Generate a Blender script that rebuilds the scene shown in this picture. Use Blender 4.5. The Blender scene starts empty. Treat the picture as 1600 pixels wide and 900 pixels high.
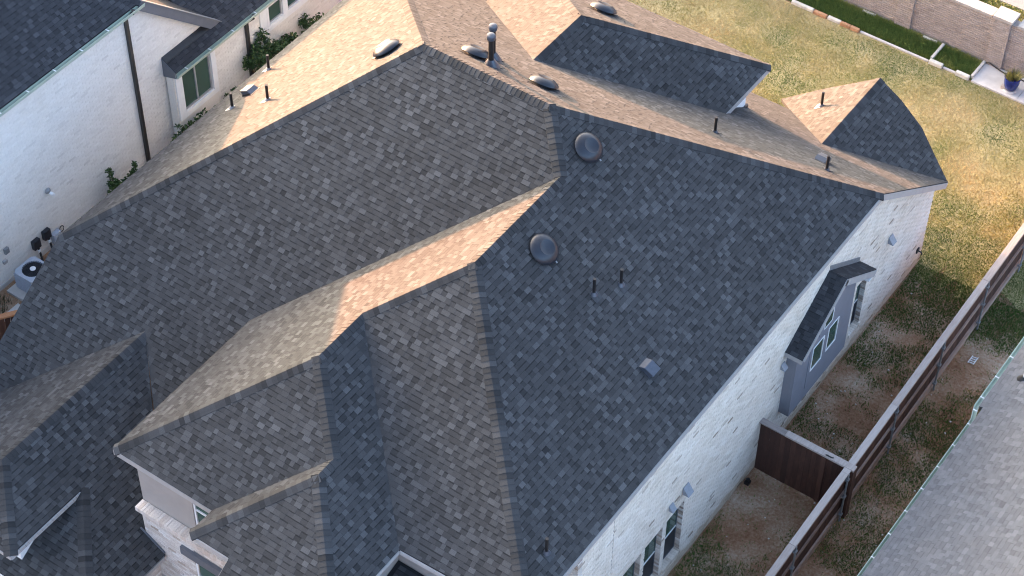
import bpy, bmesh, math, random
import numpy as np
from mathutils import Matrix, Vector
random.seed(7)
RNG = np.random.default_rng(11)
SC = bpy.context.scene
COL = SC.collection
rad = math.radians

# ------------------------------------------------------------------ camera
YAW, PITCH, ROLL = 0.60733, 0.82460, 0.01318
cam_d = bpy.data.cameras.new('camera')
cam_d.sensor_width = 36.0
cam_d.lens = 73.05
cam_d.clip_end = 2000
cam = bpy.data.objects.new('camera', cam_d)
COL.objects.link(cam)
_cy, _sy, _cp, _sp = math.cos(YAW), math.sin(YAW), math.cos(PITCH), math.sin(PITCH)
_fw = Vector((-_sy*_cp, _cy*_cp, -_sp))
_r = Vector((_cy, _sy, 0))
_u = _r.cross(_fw)
_r2 = math.cos(ROLL)*_r + math.sin(ROLL)*_u
_u2 = -math.sin(ROLL)*_r + math.cos(ROLL)*_u
CAM = Vector((16.76, -27.95, 39.38))
cam.matrix_world = Matrix(((_r2.x, _u2.x, -_fw.x, CAM.x), (_r2.y, _u2.y, -_fw.y, CAM.y), (_r2.z, _u2.z, -_fw.z, CAM.z), (0, 0, 0, 1)))
SC.camera = cam
CAMN = np.array(CAM); FWN = np.array(_fw); RN = np.array(_r2); UN = np.array(_u2)

# ------------------------------------------------------------------ light
SUN_AZ, SUN_EL = 75.2, 5.8          # degrees from +Y towards -X, and above the horizon
w = bpy.data.worlds.new('World'); SC.world = w; w.use_nodes = True
wn = w.node_tree
sky = wn.nodes.new('ShaderNodeTexSky'); sky.sky_type = 'NISHITA'; sky.sun_disc = False
sky.sun_elevation = rad(SUN_EL); sky.sun_rotation = rad(-SUN_AZ)
sky.air_density = 0.4; sky.dust_density = 6.0; sky.ozone_density = 1.0
wb = wn.nodes.new('ShaderNodeMix'); wb.data_type = 'RGBA'; wb.blend_type = 'MULTIPLY'; wb.inputs['Factor'].default_value = 1.0
wb.inputs['B'].default_value = (1.06, 1.0, .895, 1)          # white balance of the whole sky
wn.links.new(sky.outputs[0], wb.inputs['A']); wn.links.new(wb.outputs['Result'], wn.nodes['Background'].inputs[0])
wn.nodes['Background'].inputs[1].default_value = 0.15
sun_d = bpy.data.lights.new('sun', 'SUN'); sun_d.energy = 1.55; sun_d.angle = rad(0.8); sun_d.color = (1.0, 0.42, 0.19)
sun = bpy.data.objects.new('sun', sun_d); COL.objects.link(sun)
_a, _e = rad(SUN_AZ), rad(SUN_EL)
SUNV = Vector((-math.sin(_a)*math.cos(_e), math.cos(_a)*math.cos(_e), math.sin(_e)))
sun.rotation_euler = SUNV.to_track_quat('Z', 'Y').to_euler()
SC.view_settings.view_transform = 'Standard'
SC.view_settings.look = 'None'
SC.view_settings.exposure = 4.1
SC.view_settings.gamma = 1.0
SC.cycles.filter_width = 1.1

# ------------------------------------------------------------------ materials
def new_mat(name):
    m = bpy.data.materials.new(name); m.use_nodes = True
    nt = m.node_tree
    return m, nt, nt.nodes['Principled BSDF']
def N(nt, t, **kw):
    n = nt.nodes.new(t)
    for k, v in kw.items(): setattr(n, k, v)
    return n
def ramp(nt, fac, stops):
    r = N(nt, 'ShaderNodeValToRGB'); e = r.color_ramp.elements
    while len(e) < len(stops): e.new(0.5)
    for el, (p, c) in zip(e, stops): el.position = p; el.color = (*c, 1)
    nt.links.new(fac, r.inputs[0]); return r.outputs[0]
def noise(nt, scale, detail=3, rough=.55, vec=None, obj=True):
    n = N(nt, 'ShaderNodeTexNoise'); n.inputs['Scale'].default_value = scale; n.inputs['Detail'].default_value = detail; n.inputs['Roughness'].default_value = rough
    if vec is None:
        g = N(nt, 'ShaderNodeNewGeometry'); vec = g.outputs['Position']
    nt.links.new(vec, n.inputs['Vector']); return n.outputs['Fac']
def mixc(nt, fac, a, b, mode='MIX'):
    m = N(nt, 'ShaderNodeMix', data_type='RGBA', blend_type=mode)
    for s, v in ((m.inputs['Factor'], fac), (m.inputs['A'], a), (m.inputs['B'], b)):
        if isinstance(v, (int, float)): s.default_value = v
        elif isinstance(v, tuple): s.default_value = (*v, 1)
        else: nt.links.new(v, s)
    return m.outputs['Result']
def bump(nt, b, h, strength=.3, dist=.01):
    n = N(nt, 'ShaderNodeBump'); n.inputs['Strength'].default_value = strength; n.inputs['Distance'].default_value = dist
    nt.links.new(h, n.inputs['Height']); nt.links.new(n.outputs[0], b.inputs['Normal'])
def simple(name, col, rough=.7, metal=0.0, var=.25, scale=6.0, bmp=0.0, bscale=60, spec=.5):
    m, nt, b = new_mat(name)
    f = noise(nt, scale, 5, .6)
    lo = tuple(max(0, c*(1-var)) for c in col); hi = tuple(min(1, c*(1+var)) for c in col)
    nt.links.new(ramp(nt, f, [(.3, lo), (.7, hi)]), b.inputs['Base Color'])
    b.inputs['Roughness'].default_value = rough; b.inputs['Metallic'].default_value = metal
    b.inputs['Specular IOR Level'].default_value = spec
    if bmp: bump(nt, b, noise(nt, bscale, 3), bmp)
    return m
def tone_mat(name, stops, rough=.9, grain=0.25, gscale=90, big=None, bmp=.35, spec=.3, bdist=.004, sheen=0, weather=0, grime=False):
    """colour from the per-piece 'tone' attribute, times a fine grain"""
    m, nt, b = new_mat(name)
    at = N(nt, 'ShaderNodeAttribute', attribute_name='tone')
    c = ramp(nt, at.outputs['Fac'], stops)
    g = noise(nt, gscale, 2, .7)
    gr = ramp(nt, g, [(.3, (1-grain,)*3), (.7, (1+grain,)*3)])
    c = mixc(nt, 1.0, c, gr, 'MULTIPLY')
    if big:
        f = noise(nt, big[0], 4, .6)
        c = mixc(nt, ramp(nt, f, [(.42, (0, 0, 0)), (.72, (big[2],)*3)]), c, mixc(nt, 1.0, c, big[1], 'MULTIPLY'))
    if weather:
        f = noise(nt, .33, 5, .6); c = mixc(nt, 1.0, c, ramp(nt, f, [(.32, (1-weather,)*3), (.68, (1+weather,)*3)]), 'MULTIPLY')
    if grime:
        g = N(nt, 'ShaderNodeNewGeometry'); sx = N(nt, 'ShaderNodeSeparateXYZ'); nt.links.new(g.outputs['Position'], sx.inputs[0])
        ad = N(nt, 'ShaderNodeMath', operation='MULTIPLY_ADD'); nt.links.new(noise(nt, 3.5, 4, .6), ad.inputs[0]); ad.inputs[1].default_value = -.55; nt.links.new(sx.outputs['Z'], ad.inputs[2])
        c = mixc(nt, 1.0, c, ramp(nt, ad.outputs[0], [(-.0, (.82, .75, .67)), (.08, (1, 1, 1))]), 'MULTIPLY')
    nt.links.new(c, b.inputs['Base Color']); b.inputs['Roughness'].default_value = rough
    b.inputs['Specular IOR Level'].default_value = spec
    if sheen: b.inputs['Sheen Weight'].default_value = sheen; b.inputs['Sheen Roughness'].default_value = .45
    if bmp: bump(nt, b, noise(nt, gscale*1.6, 3, .7), bmp, bdist)
    return m

M = {}
M['shingle'] = tone_mat('asphalt_shingle', [(0, (.006, .006, .007)), (.35, (.0305, .031, .0322)), (.6, (.0525, .053, .055)), (1, (.092, .0935, .097))], .9, .18, 75, (.4, (1.06, 1.02, .97), .6), spec=.3, weather=.10)
M['shingle_dark'] = tone_mat('dark_asphalt_shingle', [(0, (.012, .012, .014)), (.5, (.034, .035, .039)), (1, (.070, .071, .078))], .92, .25, 75)
M['shingle_grey'] = tone_mat('grey_asphalt_shingle', [(0, (.085, .085, .088)), (.4, (.138, .138, .141)), (.65, (.165, .165, .168)), (1, (.205, .205, .208))], .92, .30, 110, (.5, (1.05, 1.0, .95), .8))
M['white_brick'] = tone_mat('whitewashed_brick', [(0, (.30, .23, .17)), (.22, (.61, .53, .44)), (.6, (.75, .665, .565)), (1, (.81, .74, .655))], .85, .10, 40, (.9, (.90, .86, .81), .7), .15, .3, .004, grime=True)
M['mortar'] = simple('white_mortar', (.36, .325, .29), .9, 0, .2, 9, .4, 80)
M['raw_brick'] = tone_mat('tumbled_brick', [(0, (.30, .24, .20)), (.4, (.44, .36, .30)), (.7, (.58, .52, .46)), (1, (.68, .63, .58))], .9, .2, 40, None, .4)
M['cream_brick'] = tone_mat('cream_tumbled_brick', [(0, (.40, .32, .26)), (.4, (.56, .48, .42)), (.7, (.66, .60, .55)), (1, (.74, .70, .66))], .9, .15, 40, None, .4)
M['tan_brick'] = tone_mat('tan_brick', [(0, (.23, .195, .175)), (.5, (.31, .267, .24)), (1, (.40, .345, .31))], .9, .18, 30, (.35, (.88, .86, .85), .6), .3)
M['tan_mortar'] = simple('tan_mortar', (.40, .345, .31), .95, 0, .18, 5)
M['limestone'] = simple('limestone', (.58, .55, .49), .85, 0, .2, 7, .3, 40)
M['coping'] = simple('weathered_coping_stone', (.34, .32, .30), .9, 0, .15, 7, .3, 40)
M['stucco'] = simple('taupe_stucco', (.315, .285, .262), .9, 0, .06, 3, .25, 160)
M['grey_siding'] = simple('grey_panel_paint', (.19, .195, .22), .55, 0, .05, 3, .05, 90)
M['white_paint'] = simple('white_paint', (.78, .77, .76), .5, 0, .05, 5)
M['trim'] = simple('taupe_trim_paint', (.34, .325, .315), .55, 0, .08, 5)
M['pale_trim'] = simple('pale_trim_paint', (.40, .385, .375), .55, 0, .1, 5)
M['slate_trim'] = simple('slate_trim_paint', (.115, .122, .14), .55, 0, .08, 5)
M['painted_wall'] = tone_mat('white_painted_brick', [(0, (.63, .59, .54)), (.5, (.74, .70, .645)), (1, (.79, .755, .705))], .8, .05, 25, (.4, (.93, .90, .87), .7), .2, .3, .004)
M['metal'] = simple('grey_painted_metal', (.020, .023, .031), .33, .15, .12, 12)
M['metal_light'] = simple('galvanised_metal', (.24, .245, .25), .5, .3, .2, 14)
M['lead'] = simple('lead_flashing', (.30, .30, .31), .5, .5, .3, 20)
M['hood_grey'] = simple('blue_grey_hood', (.25, .27, .30), .45, .1, .12, 12)
M['dark_flash'] = simple('dark_flashing', (.032, .033, .037), .55, .1, .3, 20)
M['vent_grey'] = simple('grey_vent_paint', (.065, .075, .095), .3, .2, .12, 12)
M['black'] = simple('black_plastic', (.012, .012, .013), .45, 0, .2, 10)
M['dark_brown'] = simple('dark_bronze_paint', (.030, .027, .025), .45, 0, .2, 8)
M['gutter'] = simple('sage_green_gutter', (.40, .465, .385), .55, 0, .1, 6)
M['concrete'] = simple('pale_concrete', (.56, .53, .50), .9, 0, .12, 3, .2, 60)
M['hvac'] = simple('grey_hvac_paint', (.40, .43, .49), .45, .1, .08, 8)
M['blue_glaze'] = simple('blue_ceramic_glaze', (.012, .025, .16), .16, 0, .3, 9)
M['leaf'] = tone_mat('shrub_leaf', [(0, (.022, .042, .014)), (.6, (.045, .085, .024)), (1, (.085, .135, .035))], .55, .2, 30, None, 0)
M['straw_leaf'] = tone_mat('dry_grass_leaf', [(0, (.14, .15, .04)), (.6, (.26, .24, .08)), (1, (.40, .33, .14))], .7, .2, 30, None, 0)
M['bark'] = simple('shrub_bark', (.10, .07, .05), .9, 0, .3, 30)
M['blade'] = tone_mat('grass_blade', [(0, (.050, .11, .022)), (.35, (.16, .20, .045)), (.6, (.34, .30, .10)), (1, (.58, .44, .235))], .75, .12, 20, None, 0)
M['orange_stone'] = simple('orange_sandstone', (.40, .22, .12), .9, 0, .3, 14, .4, 50)
M['blind'] = simple('window_blind', (.20, .30, .26), .7, 0, .1, 4)

def wood(name, stops, sc=(1.2, 1.2, .25), rough=.8):
    m, nt, b = new_mat(name)
    at = N(nt, 'ShaderNodeAttribute', attribute_name='tone')
    g = N(nt, 'ShaderNodeNewGeometry')
    mp = N(nt, 'ShaderNodeMapping'); mp.inputs['Scale'].default_value = sc
    nt.links.new(g.outputs['Position'], mp.inputs[0])
    f = noise(nt, 9, 6, .65, mp.outputs[0])
    ad = N(nt, 'ShaderNodeMath', operation='MULTIPLY_ADD'); nt.links.new(at.outputs['Fac'], ad.inputs[0]); ad.inputs[1].default_value = .45
    s2 = N(nt, 'ShaderNodeMath', operation='MULTIPLY'); nt.links.new(f, s2.inputs[0]); s2.inputs[1].default_value = .75
    nt.links.new(s2.outputs[0], ad.inputs[2])
    nt.links.new(ramp(nt, ad.outputs[0], stops), b.inputs['Base Color']); b.inputs['Roughness'].default_value = rough
    bump(nt, b, f, .3, .004); return m
M['fence_wood'] = wood('stained_fence_wood', [(.2, (.022, .009, .006)), (.6, (.060, .023, .014)), (.9, (.11, .048, .030))])
M['cap_wood'] = wood('weathered_cap_wood', [(.2, (.24, .18, .15)), (.55, (.37, .30, .26)), (.9, (.50, .43, .38))], (3, .35, 2))
M['cap_dark'] = wood('weathered_gate_cap_wood', [(.2, (.12, .095, .085)), (.55, (.24, .20, .18)), (.9, (.36, .31, .28))], (.35, 3, 2))
M['rail_wood'] = wood('pale_rail_wood', [(.2, (.17, .10, .075)), (.6, (.28, .18, .14)), (.9, (.38, .27, .22))], (1.2, .3, 1.2))  # paler than the pickets to paint in light on the rails' top faces
M['cedar'] = wood('orange_cedar', [(.2, (.28, .11, .05)), (.6, (.42, .18, .08)), (.9, (.55, .28, .14))], (.4, 2, 2))

def glass(name, col, rough=.06):
    m, nt, b = new_mat(name)
    f = noise(nt, .6, 1)
    nt.links.new(ramp(nt, f, [(.3, tuple(c*.8 for c in col)), (.7, tuple(c*1.2 for c in col))]), b.inputs['Base Color'])
    b.inputs['Roughness'].default_value = rough; b.inputs['Specular IOR Level'].default_value = .5
    return m
M['glass'] = glass('green_tinted_glass', (.045, .088, .070))
M['screen'] = glass('insect_screen', (.016, .017, .022), .5)

def ground_mat(name, stops_far, patch, fine=14):
    m, nt, b = new_mat(name)
    a = noise(nt, patch, 5, .62); f = noise(nt, fine, 6, .75)
    ad = N(nt, 'ShaderNodeMath', operation='MULTIPLY_ADD'); nt.links.new(f, ad.inputs[0]); ad.inputs[1].default_value = .5
    s = N(nt, 'ShaderNodeMath', operation='MULTIPLY'); nt.links.new(a, s.inputs[0]); s.inputs[1].default_value = .6; nt.links.new(s.outputs[0], ad.inputs[2])
    nt.links.new(ramp(nt, ad.outputs[0], stops_far), b.inputs['Base Color'])
    b.inputs['Roughness'].default_value = .95; b.inputs['Specular IOR Level'].default_value = .1
    bump(nt, b, f, .6, .03); return m
M['soil'] = ground_mat('bare_soil_and_thatch', [(.40, (.17, .078, .042)), (.51, (.27, .150, .088)), (.61, (.36, .25, .17)), (.72, (.50, .41, .32))], .75)
M['lawn_soil'] = ground_mat('lawn_thatch', [(.36, (.18, .17, .065)), (.5, (.32, .265, .12)), (.62, (.43, .35, .18)), (.75, (.52, .42, .24))], .6)
M['bed_soil'] = ground_mat('bed_turf_soil', [(.4, (.040, .070, .020)), (.6, (.085, .11, .035)), (.75, (.30, .22, .13))], 1.2)
M['pavement'] = ground_mat('pale_road_concrete', [(.4, (.27, .25, .24)), (.6, (.30, .28, .265)), (.75, (.33, .305, .29))], .5)

# ------------------------------------------------------------------ mesh helpers
class MB:
    def __init__(s): s.v = []; s.f = []; s.t = []
    def poly(s, pts, tone=.5):
        i = len(s.v); s.v += [tuple(p) for p in pts]; s.f.append(tuple(range(i, i+len(pts)))); s.t.append(tone)
    def box(s, lo, hi, tone=.5, mat=None):
        (x0, y0, z0), (x1, y1, z1) = lo, hi
        p = [(x0, y0, z0), (x1, y0, z0), (x1, y1, z0), (x0, y1, z0), (x0, y0, z1), (x1, y0, z1), (x1, y1, z1), (x0, y1, z1)]
        if mat is not None: p = [tuple(mat @ Vector(q)) for q in p]
        s.hexa(p, tone)
    def hexa(s, p, tone=.5):
        i = len(s.v); s.v += [tuple(q) for q in p]
        for f in ((3, 2, 1, 0), (4, 5, 6, 7), (0, 1, 5, 4), (1, 2, 6, 5), (2, 3, 7, 6), (3, 0, 4, 7)):
            s.f.append(tuple(i+k for k in f)); s.t.append(tone)
    def prism(s, top, off, tone=.5):
        """closed solid: polygon 'top' swept by vector off"""
        n = len(top); i = len(s.v); o = Vector(off)
        s.v += [tuple(p) for p in top] + [tuple(Vector(p)+o) for p in top]
        s.f.append(tuple(range(i, i+n))); s.t.append(tone)
        s.f.append(tuple(range(i+2*n-1, i+n-1, -1))); s.t.append(tone)
        for k in range(n):
            k2 = (k+1) % n; s.f.append((i+k2, i+k, i+n+k, i+n+k2)); s.t.append(tone)
    def beam(s, a, b, wd, ht, tone=.5, up=(0, 0, 1), drop=0):
        """rectangular bar from a to b, its top centre line on a-b"""
        a = Vector(a); b = Vector(b); d = (b-a).normalized(); sd = d.cross(Vector(up)).normalized(); u = sd.cross(d)
        p = []
        for q in (a, b):
            p.append([q - sd*wd/2 - u*(ht+drop), q + sd*wd/2 - u*(ht+drop), q + sd*wd/2 - u*drop, q - sd*wd/2 - u*drop])
        A, B = p
        s.hexa([A[0], A[1], B[1], B[0], A[3], A[2], B[2], B[3]], tone)
    def tube(s, pts, r, seg=8, tone=.5, caps=True):
        pts = [Vector(p) for p in pts]; R = r if isinstance(r, (list, tuple)) else [r]*len(pts); base = len(s.v)
        for k, p in enumerate(pts):
            d = (pts[min(k+1, len(pts)-1)] - pts[max(k-1, 0)]).normalized()
            ref = Vector((0, 0, 1)) if abs(d.z) < .9 else Vector((1, 0, 0))
            a = d.cross(ref).normalized(); b = d.cross(a)
            for j in range(seg):
                an = 2*math.pi*j/seg; s.v.append(tuple(p + (a*math.cos(an)+b*math.sin(an))*R[k]))
        for k in range(len(pts)-1):
            for j in range(seg):
                j2 = (j+1) % seg
                s.f.append((base+k*seg+j2, base+k*seg+j, base+(k+1)*seg+j, base+(k+1)*seg+j2)); s.t.append(tone)
        if caps:
            s.f.append(tuple(base+j for j in range(seg))); s.t.append(tone)
            s.f.append(tuple(base+(len(pts)-1)*seg+j for j in reversed(range(seg)))); s.t.append(tone)
    def lathe(s, prof, seg=20, mat=None, tone=.5):
        base = len(s.v)
        for r, z in prof:
            for j in range(seg):
                an = 2*math.pi*j/seg; p = Vector((r*math.cos(an), r*math.sin(an), z)); s.v.append(tuple(mat @ p if mat is not None else p))
        for k in range(len(prof)-1):
            for j in range(seg):
                j2 = (j+1) % seg
                s.f.append((base+k*seg+j, base+k*seg+j2, base+(k+1)*seg+j2, base+(k+1)*seg+j)); s.t.append(tone)
        s.f.append(tuple(base+(len(prof)-1)*seg+j for j in range(seg))); s.t.append(tone)
        s.f.append(tuple(base+j for j in reversed(range(seg)))); s.t.append(tone)
    def mesh(s, name, mat, smooth=False):
        me = bpy.data.meshes.new(name); me.from_pydata(s.v, [], s.f)
        at = me.attributes.new('tone', 'FLOAT', 'FACE'); at.data.foreach_set('value', np.array(s.t, dtype=np.float32))
        me.materials.append(mat)
        if smooth:
            me.shade_smooth()
            try: me.set_sharp_from_angle(angle=rad(35))
            except Exception: pass
        me.update(); return me
    def build(s, name, mat, parent=None, smooth=False, kind=None):
        return link(name, s.mesh(name, mat, smooth), parent, kind)
def link(name, me, parent=None, kind=None, mw=None):
    o = bpy.data.objects.new(name, me); COL.objects.link(o)
    if parent is not None: o.parent = parent
    if mw is not None: o.matrix_local = mw
    if kind: o['kind'] = kind
    return o
def thing(name, label, cat, group=None):
    o = bpy.data.objects.new(name, None); COL.objects.link(o); tag(o, label, cat, group); o.empty_display_size = .3
    return o
def tag(o, label, cat, group=None):
    o['label'] = label; o['category'] = cat
    if group: o['group'] = group
    return o

def project(P):
    d = P - CAMN; z = d @ FWN
    k = 73.05/36*1600
    return 800 + k*(d @ RN)/z, 450 - k*(d @ UN)/z, z

# ------------------------------------------------------------------ shingles
EXPO = 0.112
WIDTHS = [.09, .12, .14, .155, .19]
def clip_rect(poly, h0, h1, d0, d1):
    """Sutherland-Hodgman of a polygon against an axis aligned rectangle"""
    for ax, lim, sgn in ((0, h0, 1), (0, h1, -1), (1, d0, 1), (1, d1, -1)):
        out = []; n = len(poly)
        if not n: return out
        for i in range(n):
            a = poly[i]; b = poly[(i+1) % n]
            ia = (a[ax]-lim)*sgn >= 0; ib = (b[ax]-lim)*sgn >= 0
            if ia: out.append(a)
            if ia != ib:
                t = (lim-a[ax])/(b[ax]-a[ax]); out.append((a[0]+t*(b[0]-a[0]), a[1]+t*(b[1]-a[1])))
        poly = out
    return poly
def inside(poly, x, y):
    c = False; n = len(poly); j = n-1
    for i in range(n):
        xi, yi = poly[i]; xj, yj = poly[j]
        if (yi > y) != (yj > y) and x < (xj-xi)*(y-yi)/(yj-yi)+xi: c = not c
        j = i
    return c
def segs_cross(poly, h0, h1, d0, d1):
    n = len(poly)
    for i in range(n):
        a = poly[i]; b = poly[(i+1) % n]
        t0, t1 = 0., 1.; dx, dy = b[0]-a[0], b[1]-a[1]; ok = True
        for p, q in ((-dx, a[0]-h0), (dx, h1-a[0]), (-dy, a[1]-d0), (dy, d1-a[1])):
            if abs(p) < 1e-12:
                if q < 0: ok = False; break
            else:
                t = q/p
                if p < 0: t0 = max(t0, t)
                else: t1 = min(t1, t)
                if t0 > t1: ok = False; break
        if ok: return True
    return False
def frame(poly3):
    P = [np.array(p, float) for p in poly3]
    n = np.zeros(3)
    for i in range(len(P)):
        a, b = P[i], P[(i+1) % len(P)]; n += np.cross(a, b)
    n /= np.linalg.norm(n)
    if n[2] < 0: n = -n
    down = np.array([n[0]*n[2], n[1]*n[2], -(n[0]**2+n[1]**2)]); down /= np.linalg.norm(down)
    hor = np.cross(down, n)          # hor, down, n: hor x down = -n ; right handed set is (down, hor, n)
    o = P[0]
    return o, hor, down, n, [((p-o) @ hor, (p-o) @ down) for p in P]
def rtone(tab):
    r = random.random()
    if tab: return min(1, max(0, random.gauss(.53, .06) + (random.uniform(.05, .26) if r < .45 else 0)))
    return min(1, max(0, random.gauss(.44, .07)))
def shingle_pieces(poly3, wscale=1.0, expo=EXPO):
    o, hor, down, n, pol = frame(poly3)
    dmax = max(p[1] for p in pol); dmin = min(p[1] for p in pol)
    out = []; k = 0; d1 = dmax + .02
    rows = int((dmax-dmin)/expo)+2
    for k in range(rows):
        hi = dmax + .02 - k*expo; lo = hi - expo
        sl = clip_rect(pol, -1e3, 1e3, lo if lo < dmax else lo-.03, min(hi, dmax) if k else dmax)
        if not sl: continue
        h0 = min(p[0] for p in sl); h1 = max(p[0] for p in sl)
        h = h0 - random.random()*.25; tab = random.random() < .5
        while h < h1:
            wd = random.choice(WIDTHS)*wscale; hb = h+wd
            if tab or random.random() < .25: tb = tab
            if segs_cross(pol, h, hb, lo, hi):
                q = clip_rect(pol, h, hb, lo, hi); full = False
                if k == 0 and q: q = [(a, hi if abs(b-dmax) < 1e-6 else b) for a, b in q]
                if len(q) >= 3:
                    ar = abs(sum(q[i][0]*q[(i+1) % len(q)][1]-q[(i+1) % len(q)][0]*q[i][1] for i in range(len(q))))/2
                    if ar < 2e-4: q = []
                    elif ar > .985*wd*expo: q = [(h, lo), (hb, lo), (hb, hi), (h, hi)]; full = True
            elif inside(pol, (h+hb)/2, (lo+hi)/2): q = [(h, lo), (hb, lo), (hb, hi), (h, hi)]; full = True
            else: q = []
            if len(q) >= 3: out.append((q, lo, hi, tab, wd if full else None, rtone(tab)))
            h = hb; tab = not tab if random.random() < .8 else tab
    return (o, hor, down, n), out
def add_piece(mb, fr, pc):
    (o, hor, down, n) = fr; q, lo, hi, tab, full, tone = pc
    up = .012 if tab else .0075
    def P(a, b, lift=None):
        hgt = (.003 + (up-.003)*(b-lo)/(hi-lo)) if lift is None else lift
        return tuple(o + hor*a + down*b + n*hgt)
    # orientation so that normal is +n: (h,d) with hor x down = -n, so reverse if counter clockwise in (h,d)
    s = sum(q[i][0]*q[(i+1) % len(q)][1]-q[(i+1) % len(q)][0]*q[i][1] for i in range(len(q)))
    if s > 0: q = q[::-1]
    i0 = len(mb.v); m = len(q)
    mb.v += [P(a, b) for a, b in q] + [P(a, b, -.004) for a, b in q]
    band = lo + (hi-lo)*(random.uniform(.07, .11) if tab else random.uniform(.16, .27))  # printed band on base pieces; on tabs, shade of the course above painted in
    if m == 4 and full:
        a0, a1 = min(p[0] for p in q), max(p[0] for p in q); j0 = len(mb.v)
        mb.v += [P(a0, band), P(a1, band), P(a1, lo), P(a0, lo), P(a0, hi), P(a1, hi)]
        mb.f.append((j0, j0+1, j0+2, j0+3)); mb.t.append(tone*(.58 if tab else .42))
        mb.f.append((j0+4, j0+5, j0+1, j0)); mb.t.append(tone)
    else: mb.f.append(tuple(range(i0, i0+m))); mb.t.append(tone)
    for k in range(m):
        k2 = (k+1) % m
        if abs(q[k][1]-lo) < 1e-6 and abs(q[k2][1]-lo) < 1e-6: continue
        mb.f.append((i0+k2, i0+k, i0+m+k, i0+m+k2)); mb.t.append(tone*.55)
_piece_mesh = {}
def unit_shingle(wd, tab, tone, matkey):
    key = (wd, tab, round(tone*10), matkey)
    if key not in _piece_mesh:
        mb = MB(); e = (np.zeros(3), np.array([1., 0, 0]), np.array([0, -1., 0]), np.array([0, 0, 1.]))
        add_piece(mb, e, ([(0, 0), (wd, 0), (wd, EXPO), (0, EXPO)], 0, EXPO, tab, wd, round(tone*10)/10))
        _piece_mesh[key] = mb.mesh('shingle', M[matkey])
    return _piece_mesh[key]
def shingle_roof(roof, polys, matkey='shingle', singles=300, wscale=1.0):
    cand = []; allp = []
    for poly in polys:
        fr, pcs = shingle_pieces(poly, wscale)
        o, hor, down, n = fr
        for pc in pcs:
            idx = len(allp); allp.append((fr, pc))
            if pc[4] is not None and singles:
                c = o + hor*(pc[0][0][0]+pc[4]/2) + down*((pc[1]+pc[2])/2)
                u, v, z = project(c); vd = CAMN - c; dist = np.linalg.norm(vd); cs = (vd @ n)/dist
                if 4 < u < 1596 and 4 < v < 896 and cs > .05 and not hidden(c): cand.append((pc[4]*cs/dist**2, idx))
    cand.sort(reverse=True); single = set(i for _, i in cand[:singles])
    mb = MB()
    for i, (fr, pc) in enumerate(allp):
        if i in single:
            o, hor, down, n = fr
            p = o + hor*pc[0][0][0] + down*pc[1]
            # local axes of the unit piece: x=hor, y=-down, z=n
            mw = Matrix(((hor[0], -down[0], n[0], p[0]), (hor[1], -down[1], n[1], p[1]), (hor[2], -down[2], n[2], p[2]), (0, 0, 0, 1)))
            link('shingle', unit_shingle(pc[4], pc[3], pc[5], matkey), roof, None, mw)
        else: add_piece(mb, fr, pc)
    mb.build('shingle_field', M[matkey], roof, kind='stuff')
HIDE = []
def hidden(c): return any(f(c) for f in HIDE)

def cap_run(roof, lines, matkey='shingle', singles=300, wd=.155, step=.118):
    """hip and ridge cap shingles along lines (a = upper end, b = lower end, nA, nB plane normals)"""
    items = []
    for li, (a, b, nA, nB) in enumerate(lines):
        a = Vector(a); b = Vector(b)
        if b.z > a.z + 1e-4: a, b = b, a
        d = (b-a); L = d.length; d.normalize()
        nA = Vector(nA).normalized(); nB = Vector(nB).normalized(); up = (nA+nB).normalized()
        sa = d.cross(nA).normalized(); sa = sa if sa.dot(nB) < 0 else -sa
        sb = d.cross(nB).normalized(); sb = sb if sb.dot(nA) < 0 else -sb
        num = max(1, int(L/step)); variants = []
        for tn in (.25, .35, .45, .55, .68):
            mb = MB(); rows = []
            for t, lift in ((-.02, .012), (step*1.05, .022)):
                p = d*t
                rows.append([p+sa*wd+nA*(lift*.75), p+sa*wd*.33+nA*lift, p+up*(lift*1.02), p+sb*wd*.33+nB*lift, p+sb*wd+nB*(lift*.75)])
            for k in range(4): mb.poly([rows[0][k], rows[1][k], rows[1][k+1], rows[0][k+1]], tn)
            und = [q - up*.03 for q in rows[1]]
            for k in range(4): mb.poly([rows[1][k], und[k], und[k+1], rows[1][k+1]], tn*.5)
            for e in (0, 4): mb.poly([rows[0][e], rows[1][e], rows[1][e]-up*.03, rows[0][e]-up*.03], tn*.6)
            variants.append(mb)
        meshes = [None]*5
        for k in range(num):
            p = a + d*(k*L/num); vi = random.choice((0, 1, 1, 2, 2, 2, 3, 3, 4))
            c = np.array(p); u, v, z = project(c)
            vis = 0 < u < 1600 and 0 < v < 900 and not hidden(c)
            items.append((z if vis else 1e6, p, variants, meshes, vi))
    items.sort(key=lambda t: t[0]); rest = MB()
    for k, (z, p, variants, meshes, vi) in enumerate(items):
        if k < singles and z < 1e5:
            if meshes[vi] is None: meshes[vi] = variants[vi].mesh('ridge_cap', M[matkey])
            link('ridge_cap', meshes[vi], roof, None, Matrix.Translation(p))
        else:
            mb = variants[vi]; i0 = len(rest.v)
            rest.v += [tuple(Vector(q)+p) for q in mb.v]; rest.f += [tuple(i0+j for j in f) for f in mb.f]; rest.t += mb.t
    if rest.f: rest.build('ridge_cap_run', M[matkey], roof, kind='stuff')

def valley_line(a, b, n1, n2): return a, b

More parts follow.
